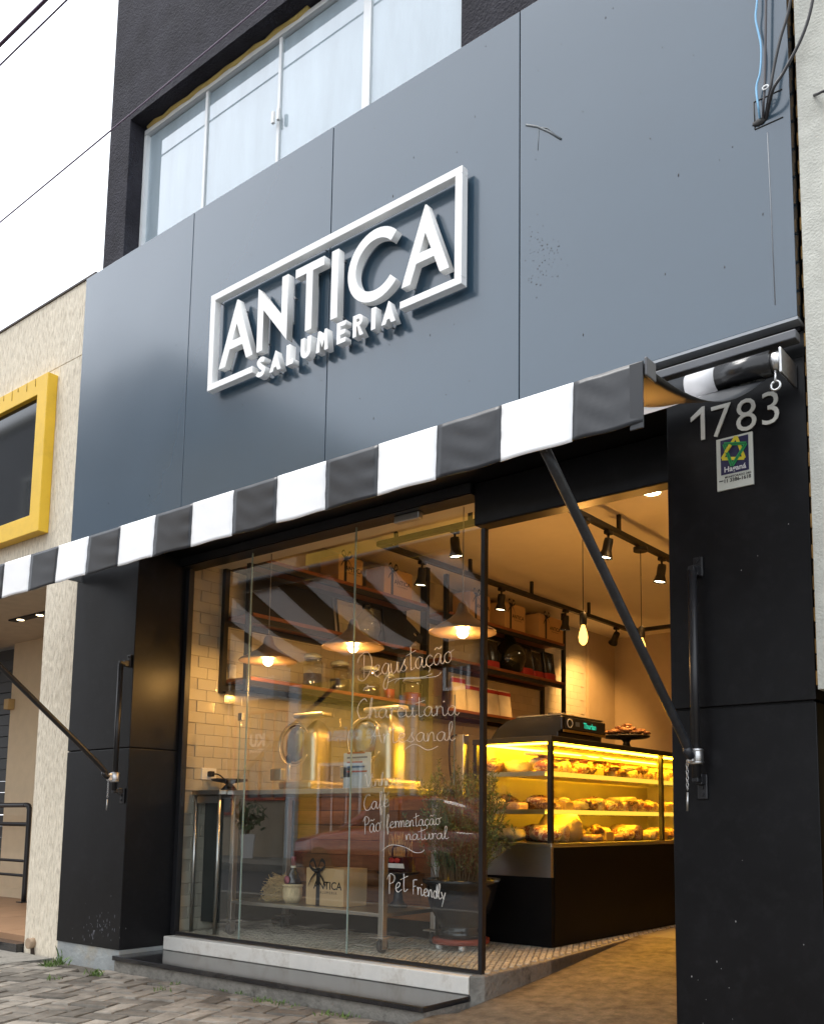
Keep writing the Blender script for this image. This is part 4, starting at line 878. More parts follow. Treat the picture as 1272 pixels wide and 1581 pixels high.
def gift_box(label, x, y, z, dx, dy, dz, size, face='x', group=None):
    b = thing('gift_box', label, 'box', (x, y, z), group)
    MB().box(x-dx/2, x+dx/2, y-dy/2, y+dy/2, z+.001, z+dz, .003).build('carton', M_KRAFT, b)
    if face == 'x':
        yy = y-dy*.22; r = MB().box(x+dx/2+.0005, x+dx/2+.002, yy-.014, yy+.014, z+.001, z+dz); r.box(x-dx/2, x+dx/2+.002, yy-.014, yy+.014, z+dz+.0005, z+dz+.002)
        c = Vector((x+dx/2+.012, yy, z+dz*.9)); F = SIDE((x+dx/2+.001, y+dy*.14, z+dz*.45)); ax = Vector((0, 1, 0))
    else:
        yy = x-dx*.17; r = MB().box(yy-.016, yy+.016, y-dy/2-.002, y-dy/2-.0005, z+.001, z+dz); r.box(yy-.016, yy+.016, y-dy/2-.002, y+dy/2, z+dz+.0005, z+dz+.002)
        c = Vector((yy, y-dy/2-.012, z+dz*.92)); F = FACE((x+dx*.08, y-dy/2-.001, z+dz*.45)); ax = Vector((1, 0, 0))
    r.build('ribbon', M_RIB, b); up = Vector((0, 0, 1)); bw = MB(); k = size
    for sg_ in (-1, 1):
        for (a, h, w0) in ((.055, .045, .016), (.06, -.055, .013)):
            P = catmull([c, c+ax*sg_*a*.5*k+up*h*k*1.2, c+ax*sg_*a*k+up*h*k*.7, c+ax*sg_*a*.55*k+up*h*k*.15, c] if h > 0 else [c, c+ax*sg_*a*.6*k+up*h*.6*k, c+ax*sg_*a*k+up*h*1.3*k], 5)
            out_ = Vector((1, 0, 0)) if face == 'x' else Vector((0, -1, 0))
            vs = []; 
            for p in P: vs += [p-out_*.001+up*w0*.5*k, p+out_*.001-up*w0*.5*k]
            bw.add(vs, [(2*i, 2*i+1, 2*i+3, 2*i+2) for i in range(len(P)-1)], True)
    bw.blob(c, (.014*k, .014*k, .014*k), 8, 6); bw.build('bow', M_RIB, b)
    put('lettering', textmesh('ANTICA', .052*k, .0004, .0008), M_INK, b, F)
    F2 = (tuple(Vector(F[0])-Vector((0, 0, .022*k))), *F[1:]); put('lettering', textmesh('SALUMERIA', .018*k, .0004, 0, sp=1.5), M_INK, b, F2)
    return b
XS = .93
def ys(u, v, X=XS): return aX(X, u, v).y
ZT, ZM, ZB = 2.726, 2.326, 1.886
for lab, u, w_, h in (('first from the left', 527, .26, .20), ('second from the left', 601, .34, .22), ('third, behind the glass frame', 728, .30, .24), ('fourth, right of the glass frame', 782, .34, .25), ('rightmost, at the far end', 838, .46, .24)):
    y = ys(u, 900); gift_box('kraft gift box with black bow on the top shelf, '+lab, XS, y, ZT, .2, w_, h, 1.0, 'x', 'kraft gift boxes on the top shelf')
M_DK = mat('black_slate', (.012, .012, .014), .45); M_JG = glass('jar_glass', (.93, .95, .90), 2.2); M_RIM = mat('jar_rim_glass', (.55, .6, .55), .1, spec=.9)
# framed chalkboard leaning on the middle shelf
y0, y1 = ys(400, 950), ys(533, 975); cbd = thing('chalkboard', 'black framed chalkboard leaning on the middle shelf at left', 'chalkboard', (.85, (y0+y1)/2, ZM))
MB().prism([(.80, ZM+.002), (.825, ZM+.002), (.785, ZM+.33), (.76, ZM+.33)], y0, y1, 'y').v
def leaning(x0, y0, y1, h, t=.02, lean=.05):
    return MB().add([(x0, y0, ZM+.001), (x0+t, y0, ZM+.001), (x0+t-lean, y0, ZM+h), (x0-lean, y0, ZM+h), (x0, y1, ZM+.001), (x0+t, y1, ZM+.001), (x0+t-lean, y1, ZM+h), (x0-lean, y1, ZM+h)], [(0, 1, 2, 3), (7, 6, 5, 4), (0, 4, 5, 1), (1, 5, 6, 2), (2, 6, 7, 3), (3, 7, 4, 0)])
leaning(.86, y0, y1, .32).build('board', M_DK, cbd); leaning(.8815, y1-.05, y1-.03, .31, .003).build('frame_strip', M_STEEL, cbd)
def round_jug(label, y, r, dark):
    j = thing('round_jug', label, 'jug', (.92, y, ZM)); z = ZM+.002
    MB().lathe([(r*.4, 0), (r*.75, r*.12), (r, r*.75), (r*.88, r*1.35), (r*.4, r*1.8), (r*.24, r*1.95), (r*.24, r*2.2)], (.92, y, z), 24).build('vessel', mat('dark_green_glass', (.008, .010, .007), .08, spec=.8) if dark else M_JG, j)
    MB().lathe([(r*.27, 0), (r*.27, r*.22), (r*.2, r*.3)], (.92, y, z+r*2.15), 14).build('stopper', M_DK, j)
    h = [(.92, y+r*.24, z+r*2.1), (.92, y+r*.55, z+r*2.0), (.92, y+r*.6, z+r*1.6)]; MB().tube(catmull(h, 5), .008, 6).build('handle', M_DK if dark else M_RIM, j)
round_jug('clear round glass jug with black stopper on the middle shelf', ys(566, 980), .125, False); round_jug('dark round glass jug on the far middle shelf among pouches', ys(787, 1015), .17, True)
yb0 = ys(600, 960); yb1 = ys(652, 985); cb_ = thing('cutting_board', 'black cutting board with a handle hole leaning on the middle shelf', 'cutting board', (.88, (yb0+yb1)/2, ZM))
bo = [(yb0, 0), (yb1-.18, 0), (yb1-.03, .12), (yb1+.03, .10), (yb1+.06, .16), (yb1-.05, .24), (yb1-.2, .33), (yb0, .33)]; hc = (yb1-.03, .17)
put('board', outline([bo, [(hc[0]+.03*math.cos(t), hc[1]+.018*math.sin(t)) for t in [i*math.pi/6 for i in range(12)]]], .02), M_DK, cb_, ((.90, 0, ZM+.002), (0, 1, 0), (-.16, 0, .987), (.987, 0, .16)))
def pouch(name, label, x, y, z, w_, h, d_, m, band=None, group=None, cat='pouch'):
    t = thing(name, label, cat, (x, y, z), group)
    def fn(s, q):
        a = 2*math.pi*s; tk_ = d_*(1-.9*q**1.5)+.004; return (x+tk_/2*math.copysign(abs(math.cos(a))**.7, math.cos(a)), y+w_/2*math.copysign(abs(math.sin(a))**.7, math.sin(a))*(1-.06*math.sin(math.pi*q)), z+.001+h*q)
    MB().grid(fn, 16, 8).build('bag', m, t)
    if band:
        def fb(s, q): p = fn(s, band[0]+q*(band[1]-band[0])); return (x+(p[0]-x)*1.04+math.copysign(.0006, p[0]-x), y+(p[1]-y)*1.015, p[2])
        MB().grid(fb, 16, 2).build('label_band', band[2], t)
    return t
M_REDL = mat('red_label', (.36, .02, .015), .6); M_CREAM = mat('cream_paper_bag', (.70, .64, .52), .8); M_BLG = mat('black_glossy_foil', (.010, .010, .011), .22, bump=.003, bscale=30)
for i, u in enumerate((755, 808, 824, 843)):
    pouch('foil_pouch', 'black foil pouch with red base on the far middle shelf, %s from the left' % ORD[i], .95, ys(u, 1020), ZM, .2, .26+.03*(i % 2), .11, M_BLG, (.0, .25, M_REDL), 'black pouches on the middle shelf')
for i, u in enumerate((704, 726, 755, 775)):
    pouch('coffee_bag', 'cream paper coffee bag with red band on the bottom shelf, %s from the left' % ORD[i], .95, ys(u, 1090), ZB, .2, .25 if i else .30, .1, M_CREAM, (.82, .96, M_REDL), 'cream coffee bags on the bottom shelf')
def jar(label, u, r, h, content, cap='glass', X=.93):
    y = ys(u, 1060, X); z = ZB+.001; j = thing('glass_jar', label, 'jar', (X, y, z), 'glass jars on the bottom shelf')
    MB().lathe([(r*.95, 0), (r, .01), (r, h*.8), (r*.78, h*.88), (r*.78, h*.93)], (X, y, z), 22).build('vessel', M_JG, j)
    MB().lathe([(r*.9, .006), (r*.9, h*.45), (.0, h*.48)], (X, y, z), 18).build('contents', content, j)
    MB().lathe([(r*.86, 0), (r*.9, .012), (r*.8, .03), (r*.3, .045)], (X, y, z+h*.93), 20).build('lid', M_RIM, j)
    MB().tube([(X+r*.8*math.cos(t), y+r*.8*math.sin(t), z+h*.9) for t in [i*math.pi/8 for i in range(16)]], .004, 6, closed=True).build('wire_clip', M_STEEL, j)
M_BEAN = mat('dark_beans', (.03, .016, .01), .6, bump=.01, bscale=90); M_TOM = mat('tomato_sauce', (.35, .03, .012), .4, bump=.006, bscale=60)
jar('clip top jar of dark beans, leftmost on the bottom shelf', 482, .075, .24, M_BEAN); jar('clip top jar of dark beans, right of the first jar', 524, .08, .22, M_BEAN); jar('wide jar of dark beans below the handwriting plus sign', 570, .09, .22, M_BEAN)
jar('tall jar of red sauce under the handwritten word', 601, .05, .2, M_TOM); jar('round jar of red preserve before the double uprights', 636, .085, .2, M_TOM)
sb_ = MB().box(XW+.004, XW+.02, .92, .98, 1.62, 1.72, .004).build('wall_switch', M_WHITE); p_ = aX(XW+.012, 359, 1037); sb_.location = (p_.x, p_.y, p_.z-.05); tag(sb_, 'white wall switch on the tiles left of the shelf', 'switch')
pS = aX(XW+.01, 323, 1195); so2 = thing('wall_socket', 'white wall socket with a black plug on the tiles', 'socket', pS)
MB().box(XW+.004, XW+.014, pS.y-.06, pS.y+.06, pS.z-.04, pS.z+.04, .003).build('plate', M_WHITE, so2); MB().box(XW+.0145, XW+.05, pS.y-.018, pS.y+.018, pS.z-.018, pS.z+.018, .005).build('plug', M_INK, so2)
MB().tube(catmull([(XW+.05, pS.y, pS.z), (XW+.09, pS.y+.03, pS.z-.01), (XW+.14, pS.y+.08, pS.z-.08), (XW+.18, pS.y+.1, 1.12)], 6), .005, 6).build('power_cord', M_INK, so2)
# ================================================================== left steel counter and black stand
lc = thing('steel_counter', 'stainless counter with dark cabinet below at the left behind the glass', 'counter', (.88, .9, FZ0))
MB().box(.755, 1.045, .53, 1.2, 1.085, 1.115, .003).build('counter_top', M_STEEL, lc); MB().box(.76, 1.035, .64, 1.18, FZ0+.06, 1.06).build('cabinet', mat('dark_steel_cabinet', (.045, .05, .048), .4, metal=.3), lc)
for x, y in ((.775, .555), (1.02, .555), (1.02, 1.17)): MB().tube([(x, y, FZ0), (x, y, 1.084)], .013, 10).build('leg', M_STEEL, lc)
MB().box(.79, 1.005, .548, .562, 1.03, 1.075).build('apron', M_STEEL, lc)
def pedestal(name, label, c, r, h, z, m, cat='stand'):
    t = thing(name, label, cat, (c[0], c[1], z)); MB().lathe([(r*.45, 0), (r*.42, .012), (.03, .035), (.022, h*.6), (.035, h-.02), (r*.9, h-.008), (r, h), (r, h+.008), (0, h+.006)], (c[0], c[1], z+.001), 28).build('stand_body', m, t); return t
pedestal('serving_stand', 'low black serving stand on the left steel counter', (.90, .72), .12, .07, 1.115, M_DK)
# ================================================================== stainless display table
tb2 = thing('display_table', 'stainless steel table on casters behind the storefront glass', 'table', (1.75, .85, FZ0))
TX0, TX1, TY0, TY1 = 1.07, 2.42, .61, 1.10
MB().box(TX0-.02, TX1+.01, TY0-.02, TY1+.02, 1.082, 1.113, .003).build('table_top', M_STEEL, tb2); MB().box(TX0, TX1, TY0+.001, TY1, .39, .412, .003).build('lower_shelf', M_STEEL, tb2)
for x in (TX0, TX1-.036):
    for y in (TY0, TY1-.036):
        lg = MB().box(x-.001, x+.037, y-.001, y+.037, .285, 1.081, .004).build('leg', M_STEEL, tb2)
        cs = MB().box(x-.03, x+.066, y-.03, y+.066, .277, .2845); cs.box(x-.002, x+.004, y-.0, y+.036, .215, .2765); cs.box(x+.032, x+.038, y-.0, y+.036, .215, .2765)
        c_o = cs.build('caster', M_ZINC, tb2); MB().lathe([(.014, -.013), (.036, -.013), (.04, -.009), (.04, .009), (.036, .013), (.014, .013)], (x+.018, y+.018, FZ0+.041), 18, 'x').build('wheel', mat('caster_rubber', (.03, .03, .03), .6), c_o)
gsn = thing('glass_screen', 'clear glass screen standing before the slicers', 'glass screen', (2, .58, FZ0)); GS = glass('screen_glass', (.975, .985, .98), 1.1)
gx0, gx1 = aY(.575, 372, 1098).x, aY(.575, 702, 1068).x
MB().box(gx0, gx1, .571, .579, 1.116, 1.60).build('pane', GS, gsn)
MB().box(gx0-.002, gx0-.0003, .571, .579, 1.116, 1.60).build('pane_edge', M_EDGE, gsn); MB().box(gx1+.0003, gx1+.002, .571, .579, 1.116, 1.60).build('pane_edge', M_EDGE, gsn)
MB().box(gx0-.01, gx0+.03, .56, .59, 1.56, 1.61, .003).build('clip', M_STEEL, gsn)
# slicers
M_SLI = mat('cast_aluminium', (.62, .56, .44), .36, metal=1, var=.05, vscale=4)
def slicer(label, u0, u1, Y):
    a, b = aY(Y, u0, 1210).x, aY(Y, u1, 1210).x; w_ = b-a; z = 1.114
    s = thing('meat_slicer', label, 'slicer', ((a+b)/2, Y, z), 'meat slicers on the steel table')
    MB().box(a-.12, b+.05, Y-.10, Y+.22, z+.001, z+.06, .02).build('base', M_SLI, s)
    def fn(q, t):
        an = 2*math.pi*q; k = 1-.25*t**3; cx = math.copysign(abs(math.cos(an))**.55, math.cos(an)); cy = math.copysign(abs(math.sin(an))**.55, math.sin(an))
        zz = z+.061+.40*(1-(1-t)**1.0); rr_ = (1-max(0, (t-.72)/.28)**2.2*.85); return ((a+b)/2+w_*.5*cx*rr_*k, Y+.06+.09*cy*rr_, zz)
    MB().grid(fn, 28, 16).build('motor_housing', M_SLI, s)
    xc, zc_, r = a-.05, z+.30, .13
    MB().lathe([(.0, -.01), (.05, -.016), (r-.02, -.004), (r, 0), (r-.01, .006), (.0, .008)], (xc, Y-.02, zc_), 36, 'y').build('blade', mat('blade_steel', (.7, .68, .62), .16, metal=1, var=.03), s)
    MB().tube([(xc+(r+.012)*math.cos(t), Y-.03, zc_+(r+.012)*math.sin(t)) for t in [math.radians(30+300*i/40) for i in range(41)]], .005, 10).build('blade_guard', M_SLI, s)
    MB().box(a-.03, b+.11, Y-.07, Y+.02, z+.465, z+.50, .012).build('sharpener_cover', M_SLI, s)
    MB().box(a-.13, a-.02, Y-.16, Y-.11, z+.06, z+.14, .01).build('carriage', M_SLI, s); MB().blob((a+.02, Y-.13, z+.20), (.022, .022, .03)).build('knob', M_INK, s)
    MB().tube([(a+.02, Y-.125, z+.06), (a+.02, Y-.13, z+.18)], .008, 8).build('knob_stem', M_STEEL, s)
slicer('left aluminium meat slicer on the steel table', 466, 489, .86); slicer('right aluminium meat slicer on the steel table', 576, 606, .88)
pn = [aY(.72, 531, 1163), aY(.72, 573, 1166), aY(.72, 570, 1197), aY(.72, 534, 1197)]; nt_ = thing('paper_notice', 'white and blue printed notice standing between the slicers', 'notice', (pn[0].x, .72, pn[2].z))
x0n, x1n, z0n, z1n = pn[0].x, pn[1].x, pn[2].z, pn[0].z
MB().box(x0n, x1n, .72, .724, 1.115, z1n).build('paper', mat('notice_paper', (.62, .70, .78), .7), nt_)
for k in range(5): MB().box(x0n+.03, x1n-.03-.02*(k % 3), .7185, .7195, z0n+.02+.028*k, z0n+.03+.028*k).build('print_line', mat('notice_blue', (.06, .14, .30), .7) if k % 2 else mat('notice_red', (.35, .08, .06), .7), nt_)
# on the lower shelf
ZS = .4125
pR = aZ(ZS, 405, 1393); rf = MB(); rr = random.Random(4)
for i in range(620):
    a, el, r = rr.uniform(0, 6.28), rr.uniform(0, 1.5), rr.uniform(.6, 1)
    c = Vector((1.30+.14*r*math.cos(a)*math.cos(el), .78+.11*r*math.sin(a)*math.cos(el), ZS+.008+.14*r*math.sin(el))); t = Vector((-math.sin(a), math.cos(a), rr.gauss(0, .5))).normalized()
    L_ = rr.uniform(.03, .07); m_ = c+Vector((rr.gauss(0, .012), rr.gauss(0, .012), abs(rr.gauss(0, .008)))); lo = lambda p: Vector((p.x, p.y, max(p.z, ZS+.004)))
    rf.tube([lo(c-t*L_), lo(m_), lo(c+t*L_)], .0016, 3, cap=False)
o = rf.build('straw_pile', mat('raffia_straw', (.72, .52, .24), .8, perisl=.3)); o.location.x += aZ(ZS, 405, 1393).x-1.30; tag(o, 'tangled heap of pale straw on the lower table shelf', 'straw')
pF = aZ(ZS, 452, 1396); fx, fy = pF.x, .74; fx = aY(fy, 452, 1380).x
wf = thing('wine_flask', 'straw wrapped wine flask on the lower table shelf', 'bottle', (fx, fy, ZS))
MB().lathe([(.045, 0), (.058, .03), (.062, .075), (.053, .115)], (fx, fy, ZS+.001), 22).build('straw_basket', mat('woven_straw', (.72, .56, .32), .8, var=.3, vscale=20, stretch=(4, 4, 1), bump=.006, bscale=60), wf)
MB().tube([(fx+.06*math.cos(t), fy+.06*math.sin(t), ZS+.105) for t in [i*math.pi/10 for i in range(20)]], .007, 6, closed=True).build('basket_rim', mat('woven_straw', (.6, .44, .22)), wf)
MB().lathe([(.052, .10), (.05, .135), (.03, .18), (.016, .215), (.014, .25)], (fx, fy, ZS), 20).build('bottle', mat('dark_wine_glass', (.012, .008, .008), .06, spec=.8), wf)
MB().lathe([(.0165, .215), (.0165, .228)], (fx, fy, ZS), 14).build('neck_band', M_CREAM, wf); MB().lathe([(.0155, .229), (.0155, .285), (.0, .287)], (fx, fy, ZS), 14).build('capsule', mat('burgundy_foil', (.16, .01, .02), .35), wf)
MB().lathe([(.0, 0), (.026, 0), (.024, .001)], (fx, fy-.0525, ZS+.142), 16, 'y', sx=1, sy=1).build('front_label', mat('pink_label', (.45, .12, .15), .6), wf)
xb0, xb1 = aY(.70, 472, 1390).x, aY(.70, 530, 1390).x
gift_box('large kraft gift box with ANTICA lettering on the lower table shelf', (xb0+xb1)/2, .80, ZS, xb1-xb0, .2, .225, 1.25, 'y')
st2 = pedestal('black_pedestal', 'black pedestal stand behind the table leg', (2.20, .98), .13, .20, ZS, M_DK)
bg_ = thing('gift_bag', 'black and white gift bag with red bow on the pedestal', 'bag', (2.20, .98, ZS+.21))
MB().prism([(2.11, .62), (2.30, .62), (2.27, .71), (2.14, .71)], .93, 1.03, 'y').build('bag_body', M_BLG, bg_); MB().prism([(2.118, .645), (2.292, .645), (2.283, .672), (2.127, .672)], .925, .9295, 'y').build('white_band', M_WHITE, bg_)
MB().tube(catmull([(2.15, .98, .71), (2.16, .98, .77), (2.25, .98, .77), (2.26, .98, .71)], 6), .006, 6).build('handle', M_INK, bg_)
for sg_ in (-1, 1): MB().blob((2.22+sg_*.022, .918, .69), (.022, .008, .014), jit=.1).build('bow_loop', M_REDL, bg_)
dg_ = MB()
for i in range(90): b = Vector((2.13+rr.gauss(0, .03), 1.06+rr.gauss(0, .02), .60)); dg_.tube([b, b+Vector((rr.gauss(0, .03), rr.gauss(0, .02), rr.uniform(.15, .26)))], .0016, 3, cap=False)
o = dg_.build('dried_grass', mat('raffia_straw', (.5, .36, .15))); tag(o, 'dry wheat coloured grass bunch behind the gift bag', 'dried grass')
# wooden counter behind
wc = thing('wooden_counter', 'wood plank clad counter behind the steel table', 'counter', (1.7, 1.4, FZ0)); CY0 = 1.24
MB().box(.76, 2.33, CY0+.021, 1.75, FZ0+.001, 1.10).build('carcass', M_BLKM, wc); MB().box(.76, 2.33, CY0+.006, CY0+.0205, FZ0+.001, .30).build('kickboard', M_INK, wc); MB().box(.755, 2.335, CY0-.02, 1.78, 1.101, 1.13, .003).build('counter_top', M_STEEL, wc)
M_PLK = mat('reclaimed_plank', (.34, .15, .06), .5, var=.35, vscale=5, stretch=(1, 8, 8), perobj=.4)
z = .305; rr = random.Random(9); i = 0
while z < 1.09:
    h = min(.098, 1.098-z); x = .762
    while x < 2.325:
        L_ = min(rr.uniform(.25, .75), 2.328-x)
        if L_ < .08: break
        MB().box(x, x+L_-.003, CY0-.0+rr.uniform(-.004, .004), CY0+.0205, z, z+h-.003).build('plank', M_PLK, wc, bev=.002); x += L_
    z += h+.0; i += 1
# ================================================================== potted rosemary
PC = (2.62, 1.06)
dl_ = thing('plant_dolly', 'red wheeled plant dolly under the black pot', 'dolly', (PC[0], PC[1], FZ0)); M_TERR = mat('red_plastic', (.26, .05, .03), .5)
MB().lathe([(.12, 0), (.165, .0), (.168, .02), (.165, .028), (.0, .028)], (PC[0], PC[1], FZ0+.035), 28).build('tray', M_TERR, dl_)
for k in range(5):
    a = k*2*math.pi/5+.4; MB().lathe([(.006, -.012), (.02, -.012), (.02, .012), (.006, .012)], (PC[0]+.13*math.cos(a), PC[1]+.13*math.sin(a), FZ0+.0205), 12, 'x').build('wheel', M_ALU, dl_)
pp = thing('potted_rosemary', 'tall green rosemary bush in a glossy black ceramic pot', 'plant', (PC[0], PC[1], FZ0+.064)); z = FZ0+.0645
M_POT = mat('black_glazed_ceramic', (.014, .015, .017), .2, spec=.6, var=.2, vscale=10)
MB().lathe([(.125, 0), (.135, .01), (.132, .04), (.118, .05), (.135, .09), (.185, .18), (.205, .27), (.21, .305), (.228, .315), (.228, .335), (.20, .335), (.195, .30), (.0, .30)], (PC[0], PC[1], z), 40).build('pot', M_POT, pp)
MB().lathe([(.196, .0), (.1, .012), (.0, .015)], (PC[0], PC[1], z+.302), 20).build('soil', mat('soil', (.03, .02, .014), .95, bump=.01, bscale=40), pp)
M_LEAF = mat('rosemary_leaf', (.11, .16, .055), .6, perisl=.45); M_STEM = mat('rosemary_stem', (.16, .10, .045), .8)
stm = MB(); lv = MB(); rr = random.Random(21)
for i in range(150):
    a, q = rr.uniform(0, 6.28), rr.uniform(0, .15); b = Vector((PC[0]+q*math.cos(a), PC[1]+q*math.sin(a), z+.305)); out = Vector((math.cos(a), math.sin(a), 0)); hgt = rr.uniform(.28, .66)*(1 if rr.random() < .75 else 1.12)
    sp_ = rr.uniform(.02, .20)*(1.3-hgt); P = catmull([b, b+out*sp_*.3+Vector((0, 0, hgt*.35)), b+out*sp_*1.0+Vector((rr.gauss(0, .02), rr.gauss(0, .02), hgt*.72)), b+out*sp_*1.1+Vector((rr.gauss(0, .03), rr.gauss(0, .03), hgt))], 7)
    stm.tube(P, [.0028*(1-.6*k/len(P)) for k in range(len(P))], 4, cap=False)
    for k in range(4, len(P)-1):
        for j in range(5):
            c = P[k].lerp(P[k+1], rr.random()); t = (P[k+1]-P[k]).normalized(); d_ = Vector((rr.gauss(0, 1), rr.gauss(0, 1), rr.gauss(0, .6))).normalized(); d_ = (d_+t*.9).normalized()*rr.uniform(.02, .036); n = d_.cross(Vector((rr.gauss(0, 1), rr.gauss(0, 1), rr.gauss(0, 1)))).normalized()*.0028
            lv.add([c, c+d_*.5+n, c+d_, c+d_*.5-n], [(0, 1, 2, 3)])
stm.build('stems', M_STEM, pp, fixn=False); o = lv.build('foliage', M_LEAF, pp, fixn=False); o['kind'] = 'stuff'
# ================================================================== refrigerated display case
dc = thing('display_case', 'glass fronted refrigerated display case lit golden inside, black base', 'display case', (2.7, 2.5, FZ0))
X0, X1, Y0, Y1, ZB0, ZG0, ZG1, ZT1 = 2.44, 3.02, 1.405, 3.75, .60, .80, 1.405, 1.44
M_LAM = mat('matt_black_laminate', (.0045, .0045, .005), .5, spec=.12, var=.2); MB().box(X0, X1, Y0+.004, Y1, FZ0+.004, ZB0).build('base', M_LAM, dc); MB().box(X1-.001, X1+.004, Y0+.03, Y1, FZ0+.03, .775).build('side_skin', M_LAM, dc)
MB().box(X0+.002, X1-.002, Y0, Y1, ZB0+.0005, .775).build('steel_body', M_STEEL, dc); MB().box(X0, X1+.006, Y0-.006, Y1, .7755, ZG0).build('glass_ledge', M_STEEL, dc, bev=.003)
MB().box(X0-.005, X1+.008, Y0-.008, Y1, ZG1, ZT1).build('top_cover', M_BLKM, dc, bev=.003)
for x, y in ((X1-.012, Y0+.012), (X1-.012, 2.885), (X0+.012, Y0+.012)): MB().box(x-.014, x+.014, y-.014, y+.014, ZG0, ZG1-.0005).build('corner_post', M_BLKM, dc)
MB().box(X0+.02, X0+.03, Y0+.03, Y1, ZG0, ZG1).build('rear_panel', mat('case_rear_panel', (.30, .25, .16), .3, var=.2, vscale=2), dc)
CG = glass('case_glass', (.985, .985, .97), 1.2)
MB().box(X1-.005, X1, Y0+.03, 2.87, ZG0+.001, ZG1-.001).build('front_pane', CG, dc); MB().box(X1-.005, X1, 2.90, Y1, ZG0+.001, ZG1-.001).build('front_pane', CG, dc); MB().box(X0+.03, X1-.03, Y0, Y0+.005, ZG0+.001, ZG1-.001).build('side_pane', CG, dc)
M_LED = emis('case_led', (1., .50, .012), 42); M_SHELF = mat('case_shelf', (.62, .58, .48), .35, metal=.2)
MB().box(X0+.03, X1-.02, Y1-.02, Y1-.001, ZG0, ZG1-.0005).build('end_panel', M_SHELF, dc)
SHZ = [ZG0+.002, .985, 1.215]
for z in SHZ[1:]:
    sh = MB().box(X0+.04, X1-.07, Y0+.05, Y1, z, z+.012).build('shelf', M_SHELF, dc); MB().box(X1-.0695, X1-.045, Y0+.05, Y1, z-.012, z+.016, .003).build('shelf_edge', emis('lit_shelf_lens', (1., .55, .05), .9), sh); MB().box(X1-.085, X1-.0705, Y0+.06, Y1-.05, z-.009, z-.0015).build('led_strip', M_LED, sh)
    MB().box(X0+.04, X1-.07, Y0+.035, Y0+.0495, z-.012, z+.016).build('shelf_end', M_STEEL, sh)
MB().box(X1-.06, X1-.03, Y0+.05, Y1-.05, ZG1-.012, ZG1-.0015).build('led_strip', M_LED, dc); MB().box(X0+.05, X1-.05, Y0+.03, Y0+.045, ZG1-.012, ZG1-.0015).build('led_strip', M_LED, dc); MB().box(X0+.10, X0+.13, Y0+.05, Y1-.05, ZG1-.012, ZG1-.0015).build('led_strip', M_LED, dc)
MB().box(X0+.35, X0+.47, Y0+.05, Y1-.05, ZG1-.07, ZG1-.055).build('air_duct', M_SHELF, dc)
# meats and cheeses
def marble(name, a, b, sc_, th):
    m = bpy.data.materials.new(name); m.use_nodes = True; N = m.node_tree.nodes; Lk = m.node_tree.links; p = N['Principled BSDF']; g = N.new('ShaderNodeNewGeometry')
    n = N.new('ShaderNodeTexNoise'); n.inputs['Scale'].default_value = sc_; n.inputs['Detail'].default_value = 5; n.inputs['Distortion'].default_value = 1.5; Lk.new(g.outputs['Position'], n.inputs['Vector'])
    r = N.new('ShaderNodeMapRange'); r.inputs[1].default_value = th; r.inputs[2].default_value = th+.12; Lk.new(n.outputs[0], r.inputs[0]); x = N.new('ShaderNodeMix'); x.data_type = 'RGBA'; Lk.new(r.outputs[0], x.inputs[0]); x.inputs[6].default_value = (*a, 1); x.inputs[7].default_value = (*b, 1)
    Lk.new(x.outputs[2], p.inputs['Base Color']); p.inputs['Roughness'].default_value = .35; bp = N.new('ShaderNodeBump'); bp.inputs['Distance'].default_value = .004; Lk.new(n.outputs[0], bp.inputs['Height']); Lk.new(bp.outputs[0], p.inputs['Normal']); return m
MM = {'ham': marble('cured_ham', (.36, .10, .06), (.82, .66, .46), 34, .46), 'cut': marble('cut_salami', (.48, .14, .09), (.84, .70, .54), 90, .44), 'case': marble('salami_casing', (.66, .50, .32), (.84, .74, .56), 60, .44), 'dark': marble('dark_cured_meat', (.13, .045, .025), (.48, .28, .14), 36, .48),
      'cheese': mat('yellow_cheese', (.76, .52, .16), .45, var=.08), 'rind': mat('pale_rind', (.60, .44, .20), .7, var=.15, bump=.006, bscale=50), 'paper': mat('wrapped_paper', (.52, .44, .28), .55, var=.3, vscale=30, bump=.01, bscale=30), 'pack': mat('clear_vacuum_pack', (.62, .40, .26), .12, spec=.8, var=.3, vscale=25, bump=.008, bscale=40)}
SN = ['bottom', 'middle', 'top']; rr = random.Random(33); cntr = {}
